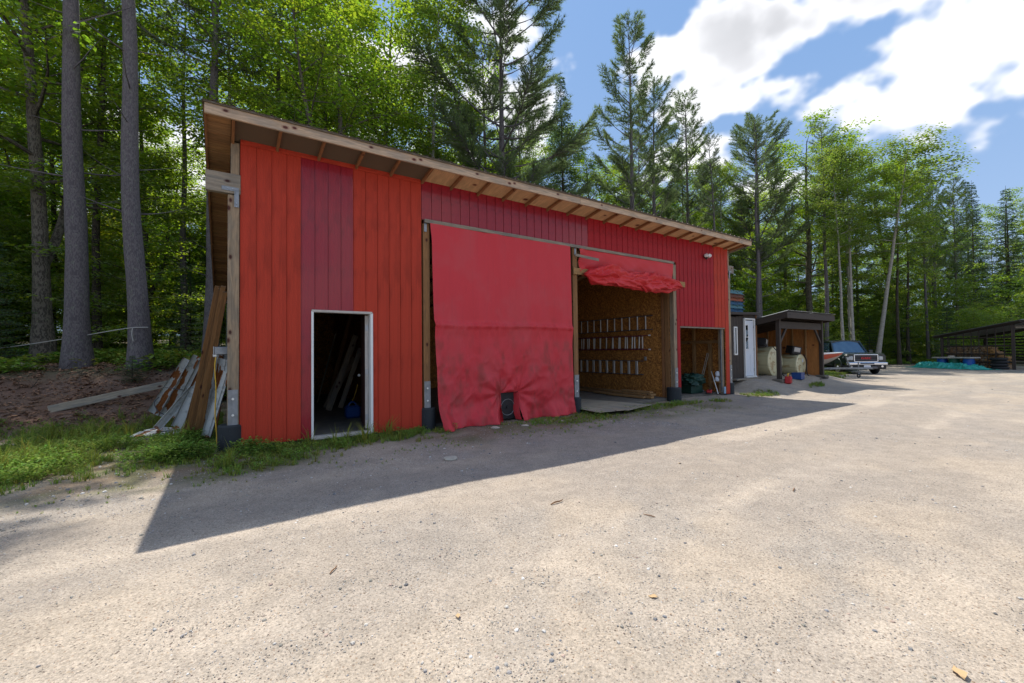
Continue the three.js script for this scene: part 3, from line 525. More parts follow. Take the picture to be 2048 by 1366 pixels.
SP.fir = { bark: M.barkDark, mat: M.needleSpruce, h: 6, v: [conifer({ seed: 351, h: 6, r0: 0.06, base: 0.04, spread: 1.5, gap: 0.26, whorl: 6, up: 0.0, lift: 0.15, tufts: 9, needle: 0.09, width: 0.013, shape: 0.9, per: 6, hang: 0.1, open: 0.15 })] };
function plant(kind, vi, x, z, top, turn, name, label, group, leanX = 0, leanZ = 0, girth = 1) {
  const s = SP[kind], g = s.v[vi % s.v.length], y = H(x, z), k = (top - y) / s.h;
  const o = thing(name, label, /fir|sapling|bush/.test(name) ? (/fir/.test(name) ? 'fir' : 'sapling') : 'tree', [x, y, z], turn, group);
  o.scale.set(k * girth, k, k * girth); if (leanX || leanZ) { o.rotation.order = 'YXZ'; o.rotation.set(leanX, turn, leanZ); }
  part(o, 'trunk', g.wood, s.bark); part(o, 'crown', g.leaf, s.mat); return o;
}
// ---------- the forest: trees one can tell apart ----------
const placed = [];
function tree(kind, vi, x, z, top, turn, name, label, lx = 0, lz = 0, girth = 1) { placed.push([x, z]); return plant(kind, vi, x, z, top, turn, name, label, 'trees of the forest edge', lx, lz, girth); }
tree('maple', 1, -5.2, -13.9, 20.5, 0.5, 'maple_tree', 'mossy dark maple at the far left that forks high above the bank', 0, 0.02, 1.05);
tree('barePine', 0, -3.35, -9.0, 23, 1.2, 'pine_tree', 'thick grey pine trunk on the bank left of the rope-tied pine', 0.0, 0.035);
tree('barePine', 1, -1.9, -8.1, 23, 2.9, 'pine_tree', 'grey pine trunk with a rope tied to it, nearest the barn', 0.0, -0.03, 0.92);
tree('barePine', 1, -0.42, -13.0, 20, 0.3, 'pine_tree', 'dark pine rising behind the upper left corner of the barn roof', 0, 0, 1.25);
tree('tallMaple', 0, -4.9, -19.6, 21, 1.9, 'maple_tree', 'slim dark trunk between the two thick grey pines');
tree('barePine', 0, -1.6, -19.5, 21, 2.2, 'pine_tree', 'dark trunk in the shade left of the leaning brown boards', 0, 0, 0.7);
tree('twin', 0, 4.2, -10.6, 18.0, 0.8, 'maple_tree', 'twin-stemmed maple above the left part of the barn roof');
tree('maple', 0, 2.2, -14.9, 19, 2.2, 'maple_tree', 'bright maple just left of the twin-stemmed maple');
tree('birch', 0, 8.8, -12.9, 20.5, 0.4, 'birch_tree', 'slender pale birch between the twin maple and the large pine');
tree('maple', 2, 7.2, -16.5, 21, 3.9, 'maple_tree', 'leafy maple behind the slender pale birch');
tree('bigPine', 0, 12.0, -11.0, 21.5, 1.0, 'pine_tree', 'large spreading pine above the middle of the barn roof');
tree('pine', 1, 13.6, -15.8, 21.6, 0.0, 'pine_tree', 'pine close behind the large spreading pine');
tree('spruce', 0, 17.9, -13.2, 19.2, 0.7, 'spruce_tree', 'dark dense spruce right of the large spreading pine');
tree('pine', 2, 21.0, -10.2, 22.1, 0.9, 'pine_tree', 'tall pine whose tip stands against blue sky');
tree('pine', 1, 24.2, -10.6, 19.8, 2.9, 'pine_tree', 'pine standing just right of the tallest pine tip');
tree('pine', 0, 27.4, -10.6, 19.6, 4.4, 'pine_tree', 'pine in front of the left cloud above the end of the roof');
tree('birch', 1, 32.6, -10.8, 15.8, 0.2, 'birch_tree', 'low pale tree in the gap left of the bushy pine');
tree('bigPine', 0, 35.0, -9.4, 19.5, 5.1, 'pine_tree', 'bushy pine above the tank shelter', 0, 0, 0.8);
tree('maple', 0, 42.9, -9.0, 20.0, 1.6, 'maple_tree', 'bright maple right of the bushy pine above the tank shelter', 0, 0, 1.25);
tree('birch', 0, 45.6, -7.0, 19.4, 2.0, 'birch_tree', 'tall airy birch with a round top beside the bright maple');
tree('maple', 2, 56.1, -6.6, 20.3, 0.4, 'maple_tree', 'broad yellowish maple above the pickup truck', 0, 0, 1.4);
tree('pine', 1, 64.3, -5.4, 19.6, 1.1, 'pine_tree', 'blue-green pine behind the left end of the woodshed');
tree('spruce', 0, 68.3, -3.4, 20.0, 2.5, 'spruce_tree', 'pointed spruce left of the two above the woodshed');
tree('spruce', 1, 67.8, -0.5, 18.2, 4.0, 'spruce_tree', 'pointed spruce at the right edge above the woodshed');
tree('birch', 1, 42.4, -4.4, 17, 1.5, 'birch_tree', 'leaning white birch trunk right of the pickup truck', 0.0, 0.09, 1.35);
tree('birch', 0, 37.7, -4.9, 16, 2.7, 'birch_tree', 'thin white birch trunk behind the windshield of the pickup', 0, 0.0, 0.9);
tree('birch', 1, 39.7, -4.9, 16.5, 0.1, 'birch_tree', 'white birch trunk behind the hood of the pickup', 0.0, -0.02, 1.1);
tree('tallMaple', 1, 46.4, -4.0, 17, 2.2, 'maple_tree', 'grey trunk right of the leaning white birch');
tree('barePine', 1, 32.4, -8.2, 18.5, 0.8, 'pine_tree', 'purple-grey pine trunk above the roof of the tank shelter', 0, 0, 0.8);
tree('barePine', 0, 38.6, -6.3, 19, 4.6, 'pine_tree', 'dark pine trunk left of the thin white birch', 0, 0, 0.75);
tree('tallMaple', 0, 50.2, -4.3, 17, 1.2, 'maple_tree', 'slim trunk left of the woodshed with bright leaves about it');
tree('pine', 2, 52.9, -3.6, 17.5, 3.3, 'pine_tree', 'thin pine over the low end of the woodshed roof', 0, 0, 0.75);
tree('pine', 0, 57.7, -2.5, 17.5, 0.6, 'pine_tree', 'thin pine over the middle of the woodshed roof', 0, 0, 0.75);
tree('spruce', 1, 61.9, -2.0, 18, 1.9, 'spruce_tree', 'spruce trunk over the high end of the woodshed roof', 0, 0, 0.85);
tree('barePine', 1, 27.0, -8.0, 16, 5.5, 'pine_tree', 'crooked pale trunk beside the stack of pallets', 0.03, 0.04, 0.6);
tree('maple', 2, -9.2, -17.5, 21, 3.3, 'maple_tree', 'leafy maple at the left edge behind the forked maple');
// trees of the forest behind, alike and massed: many of a kind under one label
{
  const R = rng(707), words = { maple: ['maple_tree', 'one of the maples massed in the forest behind the front row'], tallMaple: ['maple_tree', 'one of the slim maples massed in the forest behind the front row'], pine: ['pine_tree', 'one of the pines massed in the forest behind the front row'], spruce: ['spruce_tree', 'one of the spruces massed in the forest behind the front row'], birch: ['birch_tree', 'one of the birches massed in the forest behind the front row'] };
  let n = 0, tries = 0;
  while (n < 178 && tries++ < 9000) {
    const u = R(); let x, z;
    if (u < 0.25) { x = -32 + R() * 33; z = -15 - R() * 32; } else if (u < 0.48) { x = 0 + R() * 17; z = -15 - R() * 30; } else if (u < 0.82) { x = 17 + R() * 34; z = -13 - R() * 26; } else { x = 50 + R() * 34; z = 6 - R() * 30; }
    if (u >= 0.82 && x < 62 && z > -6) continue;
    if (placed.some(([a, b]) => Math.hypot(a - x, b - z) < (z < -22 ? 2.6 : 2.3))) continue;
    placed.push([x, z]); n++;
    const k = R(), left = x < 8, kind = left ? (k < 0.5 ? 'maple' : k < 0.78 ? 'tallMaple' : k < 0.9 ? 'spruce' : 'birch') : x < 30 ? (k < 0.4 ? 'maple' : k < 0.62 ? 'tallMaple' : k < 0.75 ? 'pine' : k < 0.83 ? 'spruce' : 'birch') : (k < 0.36 ? 'maple' : k < 0.58 ? 'tallMaple' : k < 0.68 ? 'pine' : k < 0.80 ? 'spruce' : 'birch');
    const [name, label] = words[kind], top = H(x, z) + (x > 17 ? 13.5 + R() * 4.5 : 15 + R() * 6);
    plant(kind, Math.floor(R() * 3), x, z, top, R() * 6.28, name, label, label.replace('one of the ', '')); 
  }
}
// young growth at the forest's edge
{
  const R = rng(808);
  const fir = plant('fir', 0, -1.92, -6.85, H(-1.92, -6.85) + 0.7, 0.3, 'young_fir', 'small bushy fir at the foot of the rope-tied pine', 'young trees'); fir.scale.set(fir.scale.x * 1.9, fir.scale.y, fir.scale.z * 1.9);
  const spots = []; let n = 0, tries = 0;
  while (n < 92 && tries++ < 6000) {
    const u = R(); let x, z;
    if (u < 0.48) { x = -20 + R() * 21; z = -10.5 - R() * 15; } else if (u < 0.62) { x = 1 + R() * 17; z = -10 - R() * 7; } else if (u < 0.86) { x = 22 + R() * 27; z = -5.6 - R() * 9; } else { x = 47 + R() * 14; z = -6 + R() * 9; }
    if (spots.some(([a, b]) => Math.hypot(a - x, b - z) < 1.5) || [[-5.2, -13.9], [-3.35, -9], [-1.9, -8.1]].some(([a, b]) => Math.hypot(a - x, b - z) < 1.3)) continue;
    if (x > 22 && x < 48 && z > -6.5 && Math.abs(x - 30) < 4.5) continue;
    spots.push([x, z]); n++;
    const k = R(), kind = k < 0.45 ? 'sapling' : k < 0.80 ? 'under' : 'fir', top = H(x, z) + (kind === 'under' ? 4.5 + R() * 4 : kind === 'fir' ? 2.5 + R() * 4.5 : 2.4 + R() * 3);
    plant(kind, Math.floor(R() * 3), x, z, top, R() * 6.28, kind === 'fir' ? 'young_fir' : 'maple_sapling', kind === 'fir' ? 'young fir among the undergrowth of the forest' : kind === 'under' ? 'tall leafy young maple in the undergrowth of the forest' : 'bright young maple sapling in the undergrowth of the forest', kind === 'fir' ? 'young firs of the undergrowth' : kind === 'under' ? 'tall young maples of the undergrowth' : 'bright saplings of the undergrowth');
  }
  // the wood farther back reads as one mass
  const list = [], R2 = rng(909);
  for (let i = 0; i < 330; i++) { const a = (-32 + (i < 230 ? R2() * 132 : 88 + R2() * 46)) * Math.PI / 180, d = 44 + R2() * 50, x = Math.sin(a) * d + 4, z = 7 - Math.cos(a) * d; if (z > -12 && x < 66) continue; if (x > 10 && z > -26 && x < 66) continue; const s = (0.55 + R2() * 0.3) * (x > 15 ? 0.72 : 0.95); list.push({ x, z, y: H(x, z) - 2.5 - R2() * 2.2, s, ry: R2() * 6.3, c: [0.8 + R2() * 0.4, 0.85 + R2() * 0.3, 0.8 + R2() * 0.4] }); }
  scatter('far_wood', SP.maple.v[0].leaf, M.leafMaple, 'far leafy wood deep behind the trees', 'forest', list);
  const low = []; for (let i = 0; i < 560; i++) { const a = (-32 + (i < 340 ? R2() * 130 : 70 + R2() * 60)) * Math.PI / 180, d = i < 340 ? 30 + R2() * 34 : 44 + R2() * 60, x = Math.sin(a) * d, z = 7 - Math.cos(a) * d; if (inForest(x, z) < 0.9 || (x > 15 && z > -12 && x < 50) || (x > 49 && x < 62 && z > -5)) continue; low.push({ x, z, y: H(x, z) - 0.2, s: 0.55 + R2() * 0.6, ry: R2() * 6.3, c: [0.8 + R2() * 0.4, 0.85 + R2() * 0.3, 0.8 + R2() * 0.4] }); }
  scatter('undergrowth', SP.under.v[0].leaf, M.leafMaple, 'leafy undergrowth filling the depth of the forest', 'undergrowth', low);
}
// ---------- the red barn ----------
const barn = thing('red_barn', 'long red metal-clad barn with a low single-pitch roof and timber eaves', 'barn', [0, 0, 0]);
const roofY = (z) => 4.885 - 0.18 * (0.6 - z);                 // top of the roof boarding
const slope = Math.atan(0.18), XL = -0.22, XR = 14.1, ZB = -8.5, ZF = 0.6;
{
  // ribbed cladding: one strip between two seams, unit height, fine ribs as real relief
  const stripGeo = (w) => {
    const key = 'strip' + w.toFixed(3); if (cache.has(key)) return cache.get(key);
    const prof = [[0, -0.004], [0.007, -0.004], [0.009, 0.010], [0.017, 0.010], [0.020, 0.003]], n = Math.max(2, Math.round((w - 0.03) / 0.022));
    for (let i = 0; i < n; i++) { const a = 0.024 + (w - 0.032) * i / n, d = (w - 0.032) / n; prof.push([a, 0.003], [a + d * 0.45, 0.003], [a + d * 0.6, 0.0052], [a + d * 0.85, 0.0052]); }
    prof.push([w - 0.001, 0.003]);
    const pos = [], uv = [], idx = []; prof.forEach(([x, z], i) => { for (const y of [0, 1]) { pos.push(x, y, z); uv.push(x, y); } if (i) { const b = i * 2; idx.push(b - 2, b, b + 1, b - 2, b + 1, b - 1); } });
    const g = geoOf(pos, idx, uv, false); cache.set(key, g); return g;
  };
  const R = rng(1), OR = M.sidingOrange, CR = M.sidingCrimson, DU = M.sidingDull, TOP = 4.760;
  const bits = [];                                             // [x, width, y0, y1, material]
  for (let i = 0; i < 4; i++) bits.push([0.212 + i * 0.2095, 0.2095, 0.09, TOP, OR]);
  bits.push([1.05, 0.155, 0.09, 2.19, CR]);
  for (let i = 0; i < 4; i++) bits.push([1.05 + i * 0.206, 0.206, 2.19, TOP, CR]);
  for (let i = 0; i < 6; i++) { const x0 = 1.874 + i * 0.2085, x1 = x0 + 0.2085; if (x1 < 2.2) bits.push([x0, 0.2085, 2.19, TOP, OR]); else if (x0 < 2.2) { bits.push([x0, 0.2085, 2.19, TOP, OR]); bits.push([2.205, x1 - 2.205, 0.07, 2.19, OR]); } else bits.push([x0, x1 - x0, 0.06, TOP, OR]); }
  for (let i = 0; i < 38; i++) bits.push([3.127 + i * 0.2063, 0.2063, 4.015, TOP, i < 21 ? CR : DU]);
  bits.push([10.965, 0.155, 0.04, TOP, DU]);
  for (let i = 0; i < 9; i++) bits.push([11.12 + i * 0.1985, 0.1985, 2.165, TOP, DU]);
  for (let i = 0; i < 3; i++) bits.push([12.907 + i * 0.1985, 0.1985, 2.165, TOP, OR]);
  bits.push([13.503, 0.215, 0.03, TOP, OR]);
  for (const [x, w, y0, y1, m] of bits) part(barn, 'cladding_strip', stripGeo(w), m, [x, y0, (R() - 0.5) * 0.002], [0, 0, 0], [1, y1 - y0, 1]);
  part(barn, 'top_trim', cb(2.9, 0.075, 0.012, 0.003, 0), OR, [1.665, 4.725, 0.020]);
  // backing boards of the wall (chipboard behind the steel), with the openings left out
  const back = (x0, x1, y0, y1) => part(barn, 'wall_sheathing', cb(x1 - x0, y1 - y0, 0.018, 0.002, 0), M.osb, [(x0 + x1) / 2, (y0 + y1) / 2, -0.014]);
  back(0.215, 1.215, 0.09, 4.735); back(1.215, 2.195, 2.2, 4.735); back(2.195, 3.13, 0.09, 4.735); back(3.13, 10.96, 4.02, 4.735); back(10.965, 11.12, 0.05, 4.735); back(11.12, 13.5, 2.17, 4.735); back(13.5, 13.71, 0.05, 4.735);
  // inner shell: back wall, end walls, partitions, floor
  const inner = (n, lx, ly, lz, p, m = M.osb, ax = 1) => part(barn, n, cb(lx, ly, lz, 0.003, ax), m, p);
  inner('back_wall', 13.7, 3.2, 0.05, [7.0, 1.63, -8.12], M.osb, 0);
  for (let i = 0; i < 39; i++) { const z = -0.26 - i * 0.2, h = roofY(z) - 0.13; for (const x of [0.152, 13.763]) part(barn, 'end_wall_board', cb(0.02, Math.round(h * 50) / 50, 0.194, 0.004, 1, i % 5), M.darkBrown, [x, 0.06 + h / 2, z]); }
  const wallPart = new THREE.Shape([[-0.14, 0.02], [-0.14, 4.70], [-8.1, 3.27], [-8.1, 0.02]].map((p) => new THREE.Vector2(...p)));
  const wpg = new THREE.ExtrudeGeometry(wallPart, { depth: 0.02, bevelEnabled: false }).rotateY(-Math.PI / 2);
  for (const x of [0.205, 13.75]) part(barn, 'end_wall', wpg, M.osb, [x, 0, 0]);
  for (const x of [3.2, 10.86]) part(barn, 'partition_wall', wpg, M.osb, [x, 0, 0]);
  part(barn, 'partition_wall', wpg, M.osb, [10.96, 0, 0]);
  part(barn, 'floor_slab', cb(3.0, 0.10, 7.8, 0.01, 2), M.concrete, [1.68, 0.045, -4.08]);
  part(barn, 'floor_slab', cb(7.6, 0.08, 7.8, 0.01, 2), M.concrete, [7.02, 0.035, -4.05]);
  part(barn, 'floor_slab', cb(2.7, 0.06, 7.6, 0.01, 2), M.concrete, [12.35, 0.02, -4.1]);

  // posts on concrete piers; a galvanised saddle with two bolts at each foot
  const saddle = (x, z, w, y0, y1) => { const s = part(barn, 'post_saddle', cb(w, y1 - y0, 0.008, 0.001, 1), M.galv, [x, (y0 + y1) / 2, z + 0.006]); for (const k of [0.28, 0.74]) part(s, 'bolt', new THREE.CylinderGeometry(0.016, 0.019, 0.014, 12).rotateX(Math.PI / 2), M.bolt, [0.0, (k - 0.5) * (y1 - y0), 0.010]); return s; };
  const pier = (x, z, r, y1) => part(barn, 'concrete_pier', new THREE.LatheGeometry([[0.001, y1 - 0.004], [r - 0.02, y1], [r - 0.004, y1 - 0.006], [r, y1 - 0.03], [r * 1.02, -0.2]].map((p) => new THREE.Vector2(...p)).reverse(), 28), M.sono, [x, 0, z]);
  const post = (x, w, z, d, y0, y1, m, v) => part(barn, 'post', cb(w, y1 - y0, d, 0.006, 1, v), m, [x, (y0 + y1) / 2, z]);
  post(0.130, 0.15, -0.085, 0.15, 0.42, 3.90, M.postWood, 1); part(barn, 'post', cb(0.115, 0.50, 0.13, 0.006, 1, 4), M.postWood, [0.148, 4.467, -0.09]);
  saddle(0.127, -0.008, 0.128, 0.42, 0.95); pier(0.10, -0.09, 0.165, 0.425);
  post(3.225, 0.13, -0.06, 0.14, 0.42, 3.945, M.postOrange, 2); saddle(3.225, 0.012, 0.125, 0.42, 0.93); pier(3.25, -0.05, 0.15, 0.43);
  post(7.02, 0.145, -0.06, 0.14, 0.36, 3.945, M.postOrange, 3); saddle(7.02, 0.012, 0.14, 0.36, 0.90); pier(7.03, -0.04, 0.13, 0.37);
  post(10.885, 0.14, -0.06, 0.14, 0.38, 3.95, M.postWood, 5); saddle(10.885, 0.012, 0.13, 0.38, 0.95); pier(10.80, -0.02, 0.20, 0.39);
  part(barn, 'stud', cb(0.038, 3.9, 0.14, 0.004, 1, 2), M.postOrange, [10.805, 2.0, -0.22]); part(barn, 'stud', cb(0.05, 3.9, 0.09, 0.004, 1, 1), M.rafter, [10.81, 2.0, -0.36]);
  post(13.80, 0.14, -0.085, 0.15, 0.36, 3.90, M.postWood, 6); part(barn, 'post', cb(0.11, 0.50, 0.13, 0.006, 1, 4), M.postWood, [13.79, 4.467, -0.09]);
  saddle(13.80, -0.008, 0.13, 0.36, 0.95); pier(13.82, -0.07, 0.13, 0.37);
  // front plate beam sticks out at both ends, with flat steel angles
  part(barn, 'plate_beam', cb(0.44, 0.30, 0.09, 0.006, 0, 3), M.greyWood, [-0.002, 4.065, -0.04]); part(barn, 'plate_beam', cb(0.36, 0.24, 0.09, 0.006, 0, 5), M.greyWood, [13.92, 4.10, -0.05]);
  part(barn, 'header_beam', cb(13.2, 0.24, 0.10, 0.006, 0, 2), M.postOrange, [7.0, 4.16, -0.085]);
  const angle = (x, y, w, h, s) => { const p = part(barn, 'steel_angle', cb(0.06, h, 0.006, 0.002, 1), M.galv, [x, y, 0.012]); part(p, 'angle_arm', cb(w, 0.062, 0.006, 0.002, 0), M.galv, [s * (w / 2 - 0.03), h / 2 - 0.031, 0.001]); for (const q of [-0.09, -0.14]) part(p, 'bolt', new THREE.CylinderGeometry(0.010, 0.012, 0.012, 10).rotateX(Math.PI / 2), M.steelGrey, [0, q, 0.006]); for (const q of [0.05, 0.11]) part(p, 'bolt', new THREE.CylinderGeometry(0.010, 0.012, 0.012, 10).rotateX(Math.PI / 2), M.steelGrey, [s * q, h / 2 - 0.031, 0.008]); };
  angle(0.166, 3.86, 0.22, 0.30, -1); angle(13.80, 3.92, 0.14, 0.24, 1);

  // roof: fascia boards, rafters, boarding under the eaves, ribbed steel on top
  part(barn, 'fascia_board', cb(6.9, 0.148, 0.038, 0.005, 0, 1), M.fascia, [3.23, 4.858, 0.575]); part(barn, 'fascia_board', cb(7.42, 0.148, 0.038, 0.005, 0, 6), M.fascia, [10.392, 4.856, 0.575]);
  const onRoof = (n, lx, t, z0, z1, x, dy, m, ch = 0.004, ax = 2, v = 0) => { const zc = (z0 + z1) / 2, len = (z1 - z0) / Math.cos(slope); return part(barn, n, cb(lx, t, Math.round(len * 1000) / 1000, ch, ax, v), m, [x, roofY(zc) + dy, zc], [-slope, 0, 0]); };
  for (let i = 0; i <= 23; i++) { const x = i === 0 ? 0.115 : 0.10 + i * 0.6085 - (i === 23 ? 0.22 : 0); onRoof('rafter', 0.04, 0.065, ZB, 0.552, x, -0.054, M.rafter, 0.004, 2, i % 5); }
  for (let i = 0; i < 23; i++) { const x0 = 0.10 + i * 0.6085, x1 = i === 22 ? XR : x0 + 0.6085; onRoof('soffit_panel', x1 - x0 - 0.004, 0.014, ZB, 0.554, (x0 + x1) / 2, -0.012, i < 5 ? M.darkFabric : M.ply, 0.001, 2, i % 6); }
  for (let i = 0; i < 36; i++) { const z1 = 0.552 - i * 0.25; onRoof('roof_board', 0.30, 0.020, z1 - 0.243, z1, -0.06, -0.016 - (i % 3) * 0.004, M.roofBoard[(i * 7) % 3], 0.004, 0, i % 7); }
  onRoof('rake_board', 0.03, 0.11, ZB, 0.55, XL + 0.006, -0.012, M.rafter, 0.004, 2, 3); onRoof('rake_board', 0.03, 0.12, ZB, 0.55, XR - 0.006, -0.02, M.greyWood, 0.004, 2, 2);
  part(barn, 'rear_fascia', cb(14.3, 0.18, 0.03, 0.004, 0), M.greyWood, [6.94, roofY(ZB) - 0.09, ZB - 0.03]);
  for (let i = 0; i < 5; i++) part(barn, 'drip_edge', cb(2.87, 0.030, 0.03, 0.004, 0), M.roofMetal, [1.20 + i * 2.872, 4.938, 0.606]);
  const sheetGeo = (n) => { const pr = []; for (let k = 0; k < n; k++) { const a = k * 0.235; pr.push([a, 0.004], [a + 0.095, 0.004], [a + 0.108, 0.026], [a + 0.14, 0.026], [a + 0.153, 0.004]); } pr.push([n * 0.235, 0.004]); const pos = [], uv = [], idx = [], L = (ZF + 0.035 - ZB) / Math.cos(slope); pr.forEach(([x, y], i) => { pos.push(x, y, 0, x, y, -L, x, y - 0.003, 0, x, y - 0.003, -L); uv.push(x, 0, x, L, x, 0, x, L); if (i) { const b = i * 4, a = b - 4; idx.push(a, b, b + 1, a, b + 1, a + 1, a + 2, b + 3, b + 2, a + 2, a + 3, b + 3, a, b + 2, b, a, a + 2, b + 2); } }); return geoOf(pos, idx, uv, false); };
  const sg = sheetGeo(4); for (let i = 0; i < 15; i++) part(barn, 'roof_sheet', sg, M.roofMetal, [-0.245 + i * 0.96, roofY(ZF + 0.035) + 0.050 + (i % 2) * 0.003, ZF + 0.035], [-slope, 0, 0], i === 14 ? [0.98, 1, 1] : undefined);
  // header board over the two big bays, and the loose rail across the right bay
  part(barn, 'header_board', cb(7.63, 0.068, 0.05, 0.004, 0, 5), M.greyWood, [6.985, 3.98, 0.045]);
  for (const x of [3.2, 7.02]) part(barn, 'strap_plate', cb(0.055, 0.16, 0.006, 0.002, 1), M.galv, [x, 3.86, 0.024]);
  part(barn, 'cross_rail', cb(4.38, 0.155, 0.038, 0.004, 0, 3), M.newPine[0], [9.12, 3.385, 0.045]);
  part(barn, 'strut', cb(0.62, 0.065, 0.02, 0.004, 0, 1), M.greyWood, [7.24, 3.71, 0.20], [0, -0.35, -0.16]);

  // walk-through doorway: white frame, sill, door swung inwards
  part(barn, 'door_jamb', cb(0.035, 2.10, 0.14, 0.004, 1), M.white, [1.222, 1.13, -0.045]); part(barn, 'door_jamb', cb(0.045, 2.10, 0.14, 0.004, 1), M.white, [2.183, 1.13, -0.045]);
  part(barn, 'door_head', cb(0.985, 0.040, 0.14, 0.004, 0), M.whiteDirty, [1.702, 2.185, -0.045]); part(barn, 'door_sill', cb(0.93, 0.05, 0.15, 0.004, 0), M.whiteDirty, [1.702, 0.093, -0.03]);
  const dw = part(barn, 'door', cb(0.86, 2.02, 0.042, 0.004, 1), M.doorBrown, [2.198, 1.145, -0.535], [0, Math.PI / 2 - 0.17, 0]); dw.userData.label = 'brown door leaf swung into the barn';
  part(dw, 'door_edge', cb(0.014, 2.0, 0.058, 0.002, 1), M.whiteDirty, [-0.438, 0, 0.004]);
  for (const y of [-0.8, 0, 0.78]) part(dw, 'hinge', cb(0.02, 0.10, 0.052, 0.002, 1), M.steelGrey, [-0.44, y, 0.004]);
  part(dw, 'door_knob', new THREE.SphereGeometry(0.03, 14, 10), M.bolt, [0.37, -0.1, -0.062]);
  // low bay at the right: head trim, track, framing
  part(barn, 'bay_head', cb(2.40, 0.045, 0.10, 0.004, 0), M.greyWood, [12.31, 2.143, -0.06]);
  part(barn, 'door_track', cb(0.04, 2.05, 0.05, 0.004, 1), M.galv, [13.40, 1.1, -0.10]); part(barn, 'bay_post', cb(0.09, 2.10, 0.14, 0.005, 1, 2), M.postWood, [13.46, 1.09, -0.13]);
  part(barn, 'stud', cb(0.09, 2.4, 0.09, 0.004, 1, 1), M.newPine[0], [13.65, 1.25, -1.22]); part(barn, 'stud', cb(0.11, 1.62, 0.10, 0.004, 1, 3), M.newPine[1], [13.64, 0.85, -0.62]); part(barn, 'stud', cb(0.09, 2.4, 0.09, 0.004, 1, 4), M.newPine[0], [13.65, 1.25, -1.9]);
  part(barn, 'girt', cb(0.10, 0.10, 1.9, 0.004, 2, 2), M.newPine[1], [13.64, 1.72, -1.1]);
  part(barn, 'ceiling_board', cb(2.6, 0.02, 4.0, 0.003, 2, 2), M.osb, [12.33, 2.45, -2.2]);
}
// floodlight with two heads on the cladding
{
  const f = thing('security_light', 'twin-head security light on the red cladding near the right end', 'light', [12.42, 4.36, 0.02]);
  part(f, 'base_plate', new THREE.CylinderGeometry(0.055, 0.06, 0.03, 18).rotateX(Math.PI / 2), M.blackPlastic, [0, 0, 0.012]);
  for (const s of [-1, 1]) { const arm = part(f, 'lamp_arm', new THREE.CylinderGeometry(0.012, 0.012, 0.07, 8), M.blackPlastic, [s * 0.045, -0.01, 0.05], [0.9, 0, -s * 0.6]); void arm; part(f, 'lamp_head', new THREE.LatheGeometry([[0.001, -0.05], [0.035, -0.05], [0.052, -0.02], [0.056, 0.05], [0.05, 0.056], [0.001, 0.05]].map((p) => new THREE.Vector2(...p)), 18), M.white, [s * 0.085, 0.0, 0.085], [1.25, 0, s * 0.5]); }
  part(f, 'motion_sensor', new THREE.SphereGeometry(0.035, 14, 10), M.blackPlastic, [0, -0.07, 0.05]);
}
